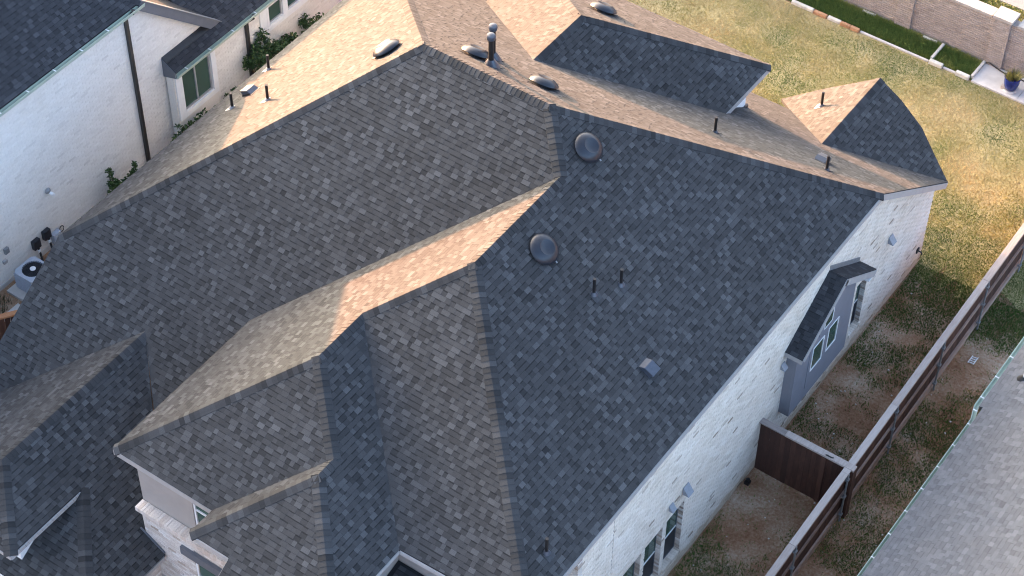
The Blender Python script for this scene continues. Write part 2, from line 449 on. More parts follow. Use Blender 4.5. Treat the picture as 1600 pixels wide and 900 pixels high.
# ------------------------------------------------------------------ roof planes of the main house  z = a + bx*x + by*y
PL = dict(F1=(10.4767, 0, .7011), B1=(9.3229, 0, -.7017), L1=(13.2686, .7462, 0), R1=(9.0539, -.7134, 0), L2=(9.3038, .6940, 0), F2=(12.7017, 0, .7170),
          D3=(6.7855, -.6841, 0), F3=(13.7179, 0, .7170), L4=(7.4136, .6791, 0), F4=(13.2941, 0, .6377), L5=(9.6046, .6353, 0), D5=(.2301, -.6793, 0),
          L7=(10.1038, .6249, 0), D7=(5.3110, -.7024, 0), B7=(10.5463, 0, -.6636), L8=(3.1547, .7694, 0), D8=(5.4645, -.5744, 0))
def zat(k, x, y): a, bx, by = PL[k]; return a+bx*x+by*y
def on(k, x, y): return (x, y, zat(k, x, y))
def nrm(k): a, bx, by = PL[k]; return (-bx, -by, 1.)
def X3(a, b, c):
    A = []; R = []
    for k in (a, b, c):
        if isinstance(k, str): q = PL[k]; A.append((-q[1], -q[2], 1.)); R.append(q[0])
        else:
            ax, v = k; A.append([float(i == ax) for i in range(3)]); R.append(v)
    return tuple(np.linalg.solve(np.array(A), np.array(R)))
ZE = 5.88
P1 = X3('F1', 'L1', 'B1'); P2 = X3('F1', 'B1', 'R1'); C1 = X3('F1', 'L1', (0, -10.307)); C2 = X3('B1', 'R1', (0, 4.328))
C1b = X3('B1', 'L1', (0, -10.307))
P3 = X3('F1', 'R1', 'L2'); P4 = X3('R1', 'F2', 'L2'); C4 = X3('R1', 'F2', (0, 4.40)); R1x = 4.33
P5 = X3('L2', 'F2', 'D3'); P6 = X3('L2', 'D3', 'F3'); P7 = X3('D3', 'F3', 'L4'); P8 = X3('D3', 'F4', 'L4')
C3 = X3('L2', 'F3', (2, ZE)); V1 = X3('L2', 'F1', (2, ZE)); V7 = X3('F3', 'L4', (2, ZE)); C8 = X3('L4', 'F4', (2, ZE))
N5 = X3('D3', 'F2', (2, ZE)); Q8 = X3('D3', 'F4', (2, ZE)); C4 = X3('R1', 'F2', (2, 5.95))
P9 = X3('F1', 'L5', 'D5'); P10 = X3('B1', 'L7', 'D7'); P11 = X3('B7', 'L7', 'D7'); P13 = X3('B1', 'L8', 'D8')
E7a = X3('D7', 'B7', (2, 5.5)); E7b = X3('L7', 'B7', (2, 5.5)); V7a = X3('D7', 'B1', (2, 5.5)); V7b = X3('L7', 'B1', (2, 5.5))
ZR = 2.98
V8a = X3('D8', 'B1', (2, ZR)); V8b = X3('L8', 'B1', (2, ZR))
P14 = on('D8', P13[0], 9.89)
Pend = (P9[0], -12.1, P9[2]); UC = X3('D5', (2, 4.19), (1, -13.38)); xd = UC[0]
polys = dict(
    F1=[P1, P2, P3, on('F1', -4.35, (zat('L2', -4.35, 0)-10.4767)/.7011), on('F1', -4.35, -10.4), P9, X3('F1', 'L5', (0, -10.307)), C1],
    B1=[P1, C1b, on('B1', -10.307, 9.04), V8b, P13, V8a, on('B1', 4.328, 9.04), C2, P2],
    L1=[P1, C1, C1b],
    R1=[P2, C2, (C2[0], C4[1], zat('R1', C2[0], 0)), C4, P4, P3],
    L2=[P3, P4, P5, P6, C3, V1], F2=[P4, C4, N5, P5], D3=[P5, N5, Q8, P8, P7, P6], F3=[P6, P7, V7, C3],
    L4=[P7, P8, C8, V7], F4=[P8, Q8, on('F4', Q8[0], -14.2), on('F4', -1.24, -14.2), on('F4', -1.24, C8[1]), C8],
    L5=[P9, Pend, on('L5', -8.5, -13.4), on('L5', -10.307, -13.4), X3('F1', 'L5', (0, -10.307))],
    D5=[P9, Pend, UC, on('D5', xd, -11.25), on('D5', -4.0, -13.28), on('D5', -4.0, -10.92), on('D5', -4.45, -10.92), on('D5', -4.45, -10.4)],
    L7=[P10, P11, E7b, V7b], D7=[P10, V7a, E7a, P11], B7=[P11, E7a, E7b],
    L8=[P13, P14, on('L8', .28, 9.90), on('L8', -.86, 9.78), V8b], D8=[P13, V8a, on('D8', 3.75, 9.36), on('D8', 3.126, 9.72), on('D8', 2.39, 9.88), P14])
def fz(y): return 4.30 + (y+11.25)*.68
F6 = [(xd, -11.25, zat('D5', xd, 0)), (-4.0, -13.28, zat('D5', -4.0, 0)), (-10.3, -13.28, zat('D5', -4.0, 0)), (-10.3, -11.25, zat('D5', xd, 0))]
F5u = [Pend, (UC[0], UC[1], UC[2]), (-8.46, UC[1], UC[2])]

def plane_z(poly):
    o, hor, down, n, _ = frame(poly); return n
def hide_main(c):
    # hidden below a nearer roof surface of the same house
    return False
HIDE.append(hide_main)

house = thing('house', 'large house in the middle with dark grey shingle hip roofs and white brick side wall', 'house')
mb = MB()
for k, p in polys.items():
    q = [Vector(v) for v in p]
    if frame(p)[3] @ np.array(nrm(k)) < 0: pass
    a = sum(q[i].x*q[(i+1) % len(q)].y - q[(i+1) % len(q)].x*q[i].y for i in range(len(q)))
    if a < 0: q = q[::-1]
    mb.prism([v - Vector((0, 0, .004)) for v in q], (0, 0, -.10), .2)
for p in (F6, F5u):
    q = [Vector(v) for v in p]
    a = sum(q[i].x*q[(i+1) % len(q)].y - q[(i+1) % len(q)].x*q[i].y for i in range(len(q)))
    if a < 0: q = q[::-1]
    mb.prism([v - Vector((0, 0, .004)) for v in q], (0, 0, -.10), .2)
roof = mb.build('roof', M['shingle'], house)
shingle_roof(roof, list(polys.values()) + [F6, F5u])
nF6 = tuple(frame(F6)[3]); nF5 = tuple(frame(F5u)[3])
caps = [(P1, C1, nrm('F1'), nrm('L1')), (P1, P2, nrm('F1'), nrm('B1')), (P1, C1b, nrm('L1'), nrm('B1')), (P2, C2, nrm('B1'), nrm('R1')), (P2, P3, nrm('F1'), nrm('R1')),
        (P3, P4, nrm('L2'), nrm('R1')), (P4, P5, nrm('L2'), nrm('F2')), (P4, C4, nrm('F2'), nrm('R1')), (P5, P6, nrm('L2'), nrm('D3')), (P6, C3, nrm('L2'), nrm('F3')),
        (P6, P7, nrm('F3'), nrm('D3')), (P7, P8, nrm('L4'), nrm('D3')), (P8, C8, nrm('L4'), nrm('F4')), (P8, Q8, nrm('D3'), nrm('F4')),
        (P9, Pend, nrm('L5'), nrm('D5')), (Pend, UC, nrm('D5'), nF5), ((xd, -11.25, zat('D5', xd, 0)), (-4.0, -13.28, zat('D5', -4.0, 0)), nrm('D5'), nF6),
        (P10, P11, nrm('L7'), nrm('D7')), (P11, E7a, nrm('D7'), nrm('B7')), (P11, E7b, nrm('L7'), nrm('B7')), (P13, P14, nrm('L8'), nrm('D8'))]
cap_run(roof, caps)

# eave and rake boards of the main house
def fascia(lines, mat, name='fascia', parent=house, ht=.15, wd=.025, drop=.02):
    for a, b in lines:
        mb = MB(); mb.beam(a, b, wd, ht, .5, drop=drop); mb.build(name, mat, parent)
def off(p, dx=0, dy=0, dz=0): return (p[0]+dx, p[1]+dy, p[2]+dz)
e = .012
fascia([(off(C2, e), (C2[0]+e, C4[1], C2[2])), (off(C2, e), (4.328+e, 9.04, zat('B1', 0, 9.04))),
        (off(C1, -e), (C1[0]-e, C1b[1], C1[2])), 
        ((V8a[0], 9.052, ZR), (V8b[0], 9.052, ZR)), ((V8b[0], 9.052, ZR), (-10.3, 9.052, ZR)),
        (off(E7a, e, 0), off(V7a, e, 0)), (off(E7a, 0, e), off(E7b, 0, e))], M['trim'])
fascia([(off(C3, -e), off(V1, -e)), (off(C3, 0, -e), (-2.3, C3[1]-e, ZE)), (off(C8, 0, -e), (-1.26, C8[1]-e, ZE)), (off(V7, -e, -.02), off(C8, -e, .0)),
        ((-1.252, C8[1]-.02, ZE-.03), (-1.252, -14.2, zat('F4', 0, -14.2)))], M['trim'])
fascia([((N5[0]+e, N5[1]-.02, ZE), (Q8[0]+e, -11.6, ZE)), ((N5[0]+.03, N5[1]-e, ZE), (C4[0], C4[1]-e, ZE)),
        (off(UC, e), (xd+e, -11.25, UC[2])), (off(UC, 0, -e), (-8.4, UC[1]-e, UC[2])), ((-4.0+e, -10.95, 2.93), (-4.0+e, -13.28, 2.93))], M['pale_trim'], drop=.03, ht=.11)
fascia([(off(C1, -e), (-10.319, -10.57, zat('F1', 0, -10.57)))], M['dark_flash'])

# ------------------------------------------------------------------ walls of the main house
BR_L, BR_H, JT = .203, .064, .011
_brick_cache = {}
def brick_field(wall, origin, ex, n, L, ztop, z0, holes, mat, singles=0, depth=.012, mortar=None, zmax=None, name='brick'):
    """bricks laid on a vertical face: origin + ex*t, height z; holes = (t0,t1,z0,z1)"""
    origin = Vector(origin); ex = Vector(ex); n = Vector(n); rows = []
    zz = z0; r = 0; items = []
    zm = zmax or max(ztop(0), ztop(L))
    while zz < zm:
        t = -(.5*(BR_L+JT) if r % 2 else 0) - random.random()*.02
        while t < L:
            a, b = max(t, 0), min(t+BR_L, L)
            zc = zz + BR_H/2
            if b-a > .03 and zz+BR_H < ztop((a+b)/2):
                segs = [(a, b)]
                for h0, h1, y0, y1 in holes:
                    if y0 - .01 < zc < y1 + .01:
                        ns = []
                        for s0, s1 in segs:
                            if h1 <= s0 or h0 >= s1: ns.append((s0, s1))
                            else:
                                if h0 - s0 > .02: ns.append((s0, h0))
                                if s1 - h1 > .02: ns.append((h1, s1))
                        segs = ns
                for s0, s1 in segs: items.append((s0, s1, zz))
            t += BR_L + JT
        zz += BR_H + JT; r += 1
    order = []
    if singles:
        for i, (s0, s1, z) in enumerate(items):
            if s1-s0 > BR_L - 1e-3:
                c = np.array(origin + ex*((s0+s1)/2)) + np.array([0, 0, z]); u, v, zd = project(c)
                if 5 < u < 1595 and 5 < v < 895 and not hidden(c): order.append((zd, i))
        order.sort()
    single = set(i for _, i in order[:singles])
    mb = MB()
    for i, (s0, s1, z) in enumerate(items):
        tn = min(1, max(0, random.gauss(.62, .15) - (random.uniform(.25, .5) if random.random() < .05 else 0))); dp = depth + random.uniform(-.15, .15)*depth
        jz = random.uniform(-.003, .003)
        if i in single:
            key = (mat.name, round(tn*6), tuple(ex), tuple(n))
            if key not in _brick_cache:
                q = MB(); p = []
                for zz2 in (0, BR_H):
                    for (aa, dd) in ((0, -.01), (BR_L, -.01), (BR_L, .012), (0, .012)): p.append(ex*aa + n*dd + Vector((0, 0, zz2)))
                q.hexa(p, round(tn*6)/6); _brick_cache[key] = q.mesh(name, mat)
            link(name, _brick_cache[key], wall, None, Matrix.Translation(origin + ex*s0 + n*(dp-.012) + Vector((0, 0, z+jz))))
        else:
            p = []
            for zz2 in (z+jz, z+jz+BR_H):
                for (aa, dd) in ((s0, -.005), (s1, -.005), (s1, dp), (s0, dp)): p.append(origin + ex*aa + n*dd + Vector((0, 0, zz2)))
            mb.hexa(p, tn)
    mb.build('brickwork', mat, wall, kind='stuff')
def wall_cells(mb, fixed_axis, x0, x1, ts, zs, holes, top=None):
    """solid wall made of grid cells that skip the openings (t = y for x-walls, x for y-walls)"""
    T = sorted(set(ts + [h for ho in holes for h in ho[:2]])); Zs = sorted(set(zs + [h for ho in holes for h in ho[2:]]))
    for i in range(len(T)-1):
        for j in range(len(Zs)-1):
            tc, zc = (T[i]+T[i+1])/2, (Zs[j]+Zs[j+1])/2
            if any(h[0] < tc < h[1] and h[2] < zc < h[3] for h in holes): continue
            if fixed_axis == 'x': mb.box((x0, T[i], Zs[j]), (x1, T[i+1], Zs[j+1]))
            else: mb.box((T[i], x0, Zs[j]), (T[i+1], x1, Zs[j+1]))

def window(parent, axis, pos, t0, t1, z0, z1, sgn, frame_mat, fw=.045, bars_h=(), bars_v=(), lower='glass', depth=.05, name='window', bar_mat=None):
    """window with frame, panes and bars in a vertical face; sgn = outward direction on the axis"""
    def B(mb, a, b, c, d, p0, p1):
        lo, hi = min(p0, p1), max(p0, p1)
        if axis == 'x': mb.box((lo, a, c), (hi, b, d))
        else: mb.box((a, lo, c), (b, hi, d))
    f = MB(); o0, o1 = pos, pos+sgn*depth
    B(f, t0, t0+fw, z0, z1, o0, o1); B(f, t1-fw, t1, z0, z1, o0, o1); B(f, t0+fw, t1-fw, z0, z0+fw, o0, o1); B(f, t0+fw, t1-fw, z1-fw, z1, o0, o1)
    fr = f.build(name, frame_mat, parent)
    zb = [z0+fw] + [z0+(z1-z0)*b for b in bars_h] + [z1-fw]; tb = [t0+fw] + [t0+(t1-t0)*b for b in bars_v] + [t1-fw]
    for b in bars_h:
        g = MB(); zc = z0+(z1-z0)*b; B(g, t0+fw, t1-fw, zc-.02, zc+.02, o0+sgn*.004, o1-sgn*.004); g.build('sash_bar', bar_mat or frame_mat, fr)
    for b in bars_v:
        g = MB(); tc = t0+(t1-t0)*b; B(g, tc-.025, tc+.025, z0+fw, z1-fw, o0+sgn*.002, o1-sgn*.002); g.build('mullion', frame_mat, fr)
    for j in range(len(zb)-1):
        for i in range(len(tb)-1):
            g = MB(); B(g, tb[i], tb[i+1], zb[j], zb[j+1], o0+sgn*.008, o0+sgn*.018)
            g.build('pane', M['screen'] if (lower == 'screen' and j == 0) else M['glass'], fr)
    return fr

# right hand (east) wall
WX = 4.05
ys0, ys1 = -7.06, 9.0
def topE(t):
    y = ys0 + t
    return 5.90 if y < C2[1] else min(5.90, zat('B1', 0, y) - .08)
holesE = [(-3.60, -2.87, .58, 2.42), (-4.48, -3.76, .58, 2.42), (-5.35, -4.64, .58, 2.42), (4.98, 5.52, .72, 2.50)]
mb = MB()
mb.prism([(WX, ys0, 0), (WX, ys0, .58), (WX, ys1, .58), (WX, ys1, 0)][::-1], (-.2, 0, 0))
yy = [ys0] + sorted([h for ho in holesE for h in ho[:2]]) + [ys1]
for i in range(len(yy)-1):
    a, b = yy[i], yy[i+1]
    hole = [h for h in holesE if abs(h[0]-a) < 1e-6]
    zb = hole[0][3] if hole else .58
    top = lambda y: 5.9 if y < C2[1] else zat('B1', 0, y)-.09
    pts = [(WX, a, zb), (WX, b, zb), (WX, b, top(b))] + ([(WX, C2[1], 5.9)] if a < C2[1] < b else []) + [(WX, a, top(a))]
    mb.prism(pts, (-.2, 0, 0))
mb.box((WX-.2, 4.98, .58), (WX, 5.52, .72))
wallE = mb.build('brick_wall', M['mortar'], house)
brick_field(wallE, (WX, ys0, 0), (0, 1, 0), (1, 0, 0), ys1-ys0, topE, .02, [(h[0]-ys0, h[1]-ys0, h[2], h[3]) for h in holesE] + [(-5.885-ys0, -5.865-ys0, 0, 9)], M['white_brick'], 300)
for h in holesE:
    window(house, 'x', WX-.150, h[0]+.002, h[1]-.002, h[2]+.002, h[3], 1, M['slate_trim'], .018, (.44,), (), 'screen', .035, bar_mat=M['white_paint'])
    # tumbled brick jamb facing the camera, rowlock sill
    j = MB(); z = h[2]
    while z < h[3]-.03:
        j.box((WX-.114, h[1]-.012, z), (WX+.014, h[1]+.0, min(z+BR_H, h[3])), random.random()); z += BR_H+JT
    j.build('jamb', M['raw_brick'], house)
    s = MB(); y = h[0]
    while y < h[1]-.02:
        s.box((WX-.114, y, h[2]-.10), (WX+.05, y+.066, h[2]+.006), random.random()); y += .074
    s.build('window_sill', M['white_brick'], house)
# near end of the wall: corner of tumbled brick, then a recessed wall with a window
c = MB(); z = .02; k = 0
while z < 5.85:
    c.box((WX-.25, ys0-.16, z), (WX+.012, ys0-.002, z+BR_H), random.random()); z += BR_H+JT
c.build('brick_corner', M['raw_brick'], house)
mb = MB(); mb.box((3.2, -9.2, 0), (3.8, ys0-.16, 5.88)); mb.build('recessed_wall', M['stucco'], house)
window(house, 'x', 3.801, -8.6, ys0-.2, 3.2, 5.5, 1, M['white_paint'], .05, (.5,), (), 'glass', .05)
# hood vents on the wall
def hood(y, z, s):
    m = MB(); x = WX+.02
    m.hexa([(x, y-s, z-s), (x, y+s, z-s), (x+1.5*s, y+s, z-s), (x+1.5*s, y-s, z-s), (x, y-s, z+s), (x, y+s, z+s), (x+.12*s, y+s, z+s), (x+.12*s, y-s, z+s)])
    o = m.build('wall_vent', M['hood_grey'], house)
    q = MB(); q.box((x+.1*s, y-.8*s, z-s-.012), (x+1.3*s, y+.8*s, z-s-.002)); q.build('flap', M['black'], o)
hood(-2.91, 2.9, .11); hood(-3.51, 2.88, .08); hood(6.52, 2.9, .10); hood(1.26, 3.1, .08)
sp = MB(); sp.box((WX+.014, 8.6, .60), (WX+.05, 8.72, .74)); sp.tube([(WX+.05, 8.66, .67), (WX+.14, 8.66, .66), (WX+.16, 8.66, .58)], .018); sp.build('hose_bib', M['metal'], house)

# bay with gable roof on the right hand wall
BX = 4.33
bay = MB()
by0, by1, bzb, ym, zpk = 1.46, 4.18, 1.22, 3.08, 4.62
def bz(y): return zpk - .68*abs(y-ym)
h1 = (2.28, 2.82, 2.07, 2.90); h2 = (3.01, 3.50, 2.11, 2.95)
yy = [by0, h1[0], h1[1], h2[0], ym, h2[1], by1]
for a, b in zip(yy[:-1], yy[1:]):
    hs = [h for h in (h1, h2) if h[0]-1e-6 <= a and b <= h[1]+1e-6]
    spans = [(bzb, None)] if not hs else [(bzb, hs[0][2]), (hs[0][3], None)]
    for z0, z1 in spans:
        za = (bz(a)-.1) if z1 is None else z1; zb_ = (bz(b)-.1) if z1 is None else z1
        bay.prism([(BX, a, z0), (BX, b, z0), (BX, b, zb_), (BX, a, za)], (-.06, 0, 0))
bay.prism([(BX-.061, by0, bzb), (BX-.061, by0, bz(by0)-.1), (WX, by0, bz(by0)-.1), (WX, by0, bzb)], (0, .06, 0))
bay.prism([(BX-.061, by1, bzb), (BX-.061, by1, bz(by1)-.1), (WX, by1, bz(by1)-.1), (WX, by1, bzb)][::-1], (0, -.06, 0))
bay.box((WX, by0+.061, bzb), (BX-.061, by1-.061, bzb+.05))
bayo = bay.build('bay', M['grey_siding'], house)
for h in (h1, h2): window(bayo, 'x', BX-.022, h[0], h[1], h[2], h[3], 1, M['white_paint'], .028, (), (), 'glass', .034)
f = MB(); tri = [(2.70, 3.18), (3.11, 3.18), (3.11, 3.80), (2.70, 3.52)]
inner = [(2.73, 3.21), (3.08, 3.21), (3.08, 3.755), (2.73, 3.51)]
for i in range(4):
    i2 = (i+1) % 4; f.prism([(BX+.014, *tri[i]), (BX+.014, *tri[i2]), (BX+.014, *inner[i2]), (BX+.014, *inner[i])], (-.012, 0, 0))
fo = f.build('window', M['white_paint'], bayo)
g = MB(); g.prism([(BX+.009, *p) for p in inner], (-.007, 0, 0)); g.build('pane', M['glass'], fo)
for y in (2.2,): pass
b = MB(); b.box((BX, 2.13, 1.6), (BX+.012, 2.17, 3.4)); b.box((BX, 2.50, 3.1), (BX+.012, 2.54, 3.75)); b.build('batten', M['grey_siding'], bayo)
# bay roof
xr0, xr1 = WX+.003, 4.52
bp1 = [(xr0, ym, zpk+.1), (xr0, 1.32, zpk+.1-.68*(ym-1.32)), (xr1, 1.32, zpk+.1-.68*(ym-1.32)), (xr1, ym, zpk+.1)]
bp2 = [(xr0, ym, zpk+.1), (xr1, ym, zpk+.1), (xr1, 4.8, zpk+.1-.68*(4.8-ym)), (xr0, 4.8, zpk+.1-.68*(4.8-ym))]
mb = MB()
for p in (bp1, bp2):
    q = [Vector(v)-Vector((0, 0, .004)) for v in p]
    a = sum(q[i].x*q[(i+1) % 4].y - q[(i+1) % 4].x*q[i].y for i in range(4))
    mb.prism(q if a > 0 else q[::-1], (0, 0, -.05), .2)
bayroof = mb.build('bay_roof', M['shingle_dark'], house)
shingle_roof(bayroof, [bp1, bp2], 'shingle_dark', 40)
fl = MB(); fl.beam((xr0+.01, ym, zpk+.115), (xr0+.01, 4.75, zpk+.115-.68*(4.75-ym)), .02, .02, drop=-.10); fl.hexa([(xr0, ym, zpk+.1), (xr0+.025, ym, zpk+.1), (xr0+.025, 4.78, zpk+.1-.68*1.70), (xr0, 4.78, zpk+.1-.68*1.70), (xr0, ym, zpk+.26), (xr0+.025, ym, zpk+.26), (xr0+.025, 4.78, zpk+.26-.68*1.70), (xr0, 4.78, zpk+.26-.68*1.70)])
fl.build('flashing', M['metal_light'], bayroof)
rb = MB()
rb.beam((xr1+.012, ym, zpk+.085), (xr1+.012, 1.32, zpk+.085-.68*(ym-1.32)), .022, .14); rb.build('rake_board', M['trim'], house)
rb = MB(); rb.beam((xr1+.012, ym, zpk+.085), (xr1+.012, 4.8, zpk+.085-.68*(4.8-ym)), .022, .17); rb.build('rake_board', M['trim'], house)
rb = MB(); rb.beam((xr0+.02, 1.31, zpk+.085-.68*(ym-1.32)), (xr1, 1.31, zpk+.085-.68*(ym-1.32)), .022, .13); rb.build('fascia', M['trim'], house)
so = MB(); so.box((WX+.003, 4.5, 3.36), (xr1-.01, 4.79, 3.40)); so.build('soffit', M['white_paint'], house)

# other walls of the main house
mb = MB()
mb.box((-10.0, -6.9, 1.5), (-9.8, 5.2, 5.40)); mb.prism([(-10.0, -10.5, 1.2), (-10.0, -6.901, 1.2), (-10.0, -6.901, 5.38), (-10.0, -10.5, 2.95)], (.2, 0, 0)); mb.box((-9.98, 8.6, 0), (3.85, 8.75, 2.9)); mb.build('plain_wall', M['painted_wall'], house)
mb = MB(); mb.box((-7.1, 4.0, 3.0), (-.55, 7.05, 5.42)); mb.build('upper_wall', M['white_paint'], house)
b = MB(); b.box((-.55, 5.0, 4.30), (-.50, 7.12, 4.46)); b.build('flashing', M['metal'], house)
mb = MB(); mb.prism([(-.15, 9.62, 0), (2.9, 9.62, 0), (2.9, 9.62, 3.6), (1.72, 9.62, 4.30), (-.15, 9.62, 2.85)], (0, -.2, 0)); mb.build('gable_wall', M['white_brick'], house)
mb = MB()  # stucco upper storey at the front left, with its return under the long eave
hS = [(-3.06, -2.1, 4.50, 5.42)]
wall_cells(mb, 'y', -10.75, -10.55, [-4.55, 1.05], [4.28, 5.80], hS)
mb.box((-4.55, -10.549, 3.2), (-4.35, -6.3, 5.80))
st = mb.build('stucco_wall', M['stucco'], house)
window(house, 'y', -10.68, hS[0][0]+.003, hS[0][1]-.003, hS[0][2]+.003, hS[0][3]-.003, -1, M['white_paint'], .05, (.62,), (.55,), 'glass', .05)
mb = MB(); hB = [(-3.10, -1.9, 1.8, 3.52)]
wall_cells(mb, 'y', -10.88, -10.56, [-4.50, 1.0], [0, 4.14], hB)
wb = mb.build('brick_wall', M['mortar'], house)
brick_field(wb, (-4.50, -10.88, 0), (1, 0, 0), (0, -1, 0), 4.3, lambda t: 4.14, 2.0, [(h[0]+4.5, h[1]+4.5, h[2], h[3]+.25) for h in hB], M['cream_brick'], 0)
led = MB(); x = -4.56
while x < -.6:
    led.box((x, -11.0, 4.145), (x+.066, -10.755, 4.27+random.uniform(-.004, .004)), random.uniform(.3, .7)); x += .074
led.build('brick_ledge', M['cream_brick'], house, kind='stuff')
led = MB(); x = -4.53
while x < -.6:
    led.box((x, -10.95, 4.07), (x+.205, -10.86, 4.138), random.random()*.6); x += .214
led.build('brick_corbel', M['raw_brick'], house, kind='stuff')
li = MB(); li.box((-3.42, -10.97, 3.50), (-1.6, -10.80, 3.74)); li.build('lintel', M['slate_trim'], house)
window(house, 'y', -10.84, hB[0][0]+.003, hB[0][1]-.003, hB[0][2]+.003, hB[0][3]-.003, -1, M['white_paint'], .055, (.62,), (.62,), 'glass', .05)
mb = MB(); mb.box((-4.42, -13.0, 0), (-4.25, -10.9, 2.88)); wg = mb.build('garage_wall', M['mortar'], house)
brick_field(wg, (-4.25, -13.0, 0), (0, 1, 0), (1, 0, 0), 2.1, lambda t: 2.86, 1.0, [], M['cream_brick'], 0)
fl = MB(); fl.beam((-4.60, -10.915, zat('D5', -4.60, 0)+.07), (-3.98, -10.915, zat('D5', -3.98, 0)+.07), .03, .09); fl.build('flashing', M['slate_trim'], house)
mb = MB(); mb.box((-9.9, -12.9, 1.2), (-6.2, -11.6, 4.0)); mb.build('gable_wall', M['white_paint'], house)
# entry recess at the front: taupe walls under the eaves, low dark porch roof
mb = MB(); mb.box((.9, -13.0, 3.0), (1.05, -9.22, 5.8)); mb.box((1.051, -9.22, 0), (4.0, -9.07, 5.86)); mb.build('entry_wall', M['stucco'], house)
pr = MB(); pr.prism([(1.06, -9.235, 4.96), (1.06, -11.2, 4.4), (3.9, -11.2, 4.4), (3.9, -9.235, 4.96)], (0, 0, -.08), .1)
po = pr.build('porch_roof', M['shingle_dark'], house)
shingle_roof(po, [[(1.16, -9.3, 4.945), (1.16, -11.2, 4.404), (3.9, -11.2, 4.404), (3.9, -9.3, 4.945)]], 'shingle_dark', 0)

# ------------------------------------------------------------------ vents and pipes on the main roof
def slope_mat(p, k):
    o, hor, down, n, _ = frame(polys[k]); hor = Vector(hor); down = Vector(down); n = Vector(n)
    return Matrix(((down.x, hor.x, n.x, p[0]), (down.y, hor.y, n.y, p[1]), (down.z, hor.z, n.z, p[2]), (0, 0, 0, 1)))
def on_roof(k, x, y): return Vector(on(k, x, y))
def dome(k, x, y):
    p = on_roof(k, x, y); m = slope_mat(p, k)
    b = MB(); b.lathe([(.20, .0), (.20, .07), (.15, .07)], 20, m); o = b.build('roof_vent', M['metal'], house)
    f = MB(); f.box((-.30, -.27, .010), (.30, .27, .016), mat=m); f.build('flange', M['dark_flash'], o)
    c = MB(); c.lathe([(.30, .055), (.345, .075), (.335, .10), (.29, .145), (.22, .185), (.175, .20), (.155, .192), (.05, .178), (.012, .176)], 28, m)
    c.build('hood', M['metal'], o, True)
    s = MB(); s.box((.33, -.03, .06), (.39, .0, .075), mat=m); s.build('clip', M['metal_light'], o)
for a in (('L1', -5.58, -.75), ('B1', -3.86, .17), ('B1', -2.16, .35), ('B7', -3.83, 5.36), ('R1', -.20, -.84), ('R1', .48, -3.44)): dome(*a)
def boxvent(k, x, y):
    p = on_roof(k, x, y); m = slope_mat(p, k); s = .14
    f = MB(); f.box((-.22, -.17, .012), (.20, .17, .018), mat=m); o = f.build('box_vent', M['dark_flash'], house)
    h = MB(); q = [(-.17, -s, .022), (.15, -s, .022), (.15, s, .022), (-.17, s, .022), (-.08, -s, .13), (.17, -s, .16), (.17, s, .16), (-.08, s, .13)]
    h.hexa([tuple(m @ Vector(v)) for v in q]); h.build('hood', M['vent_grey'], o)
    d = MB(); d.box((-.12, -s-.012, .019), (.185, s-.02, .05), mat=m); d.box((.152, -s*.85, .051), (.166, s*.85, .12), mat=m); d.build('opening_and_shadow', M['black'], o)  # first box is a black skirt painting the shadow under the hood; second, opening
for a in (('L1', -9.38, -1.29), ('R1', 3.15, -3.43), ('B1', 2.53, 5.18)): boxvent(*a)
def pipe(k, x, y, h=.47, r=.036):
    p = on_roof(k, x, y); m = slope_mat(p, k)
    f = MB(); f.box((-.02, -.11, .016), (.17, .11, .021), mat=m)
    b = MB(); b.tube([p-Vector((0, 0, .02)), p+Vector((0, 0, h))], r, 10, .5); o = b.build('vent_pipe', M['black'], house, True)
    f.build('flashing', M['lead'] if k in ('L1', 'L8') else M['dark_flash'], o)
    c = MB(); c.tube([p+Vector((0, 0, .0)), p+Vector((0, 0, .04)), p+Vector((0, 0, .08))], [.085, .065, r*1.2], 14, .5); c.build('boot', M['lead'] if k in ('L1', 'L8') else M['vent_grey'], o, True)
for a in (('L1', -9.39, -1.96), ('L1', -8.21, -1.97), ('L1', -9.84, -.13), ('L8', .66, 8.94), ('B1', .66, 3.24), ('B1', 2.96, 4.54), ('R1', 1.62, -3.21), ('R1', 1.85, -2.53), ('R1', 3.89, -8.14)): pipe(*a)
def flue(x, y, h):
    p = on_roof('B1', x, y); m = slope_mat(p, 'B1')
    b = MB(); b.tube([p, p+Vector((0, 0, h))], .062, 14); o = b.build('flue_pipe', M['black'], house, True)
    c = MB(); c.tube([p-Vector((0, 0, .05)), p+Vector((0, 0, .06)), p+Vector((0, 0, .2))], [.2, .15, .07], 16); c.build('storm_collar', M['vent_grey'], o, True)
    f = MB(); f.box((-.10, -.17, .013), (.24, .17, .018), mat=m); f.build('flashing', M['dark_flash'], o)
    t = p+Vector((0, 0, h)); c = MB(); c.tube([t-Vector((0, 0, .05)), t, t+Vector((0, 0, .035)), t+Vector((0, 0, .07)), t+Vector((0, 0, .085))], [.095,   .105, .105, .085, .03], 16); c.build('cap', M['vent_grey'], o, True)
flue(-3.28, -.03, .82); flue(-3.68, .60, .90)

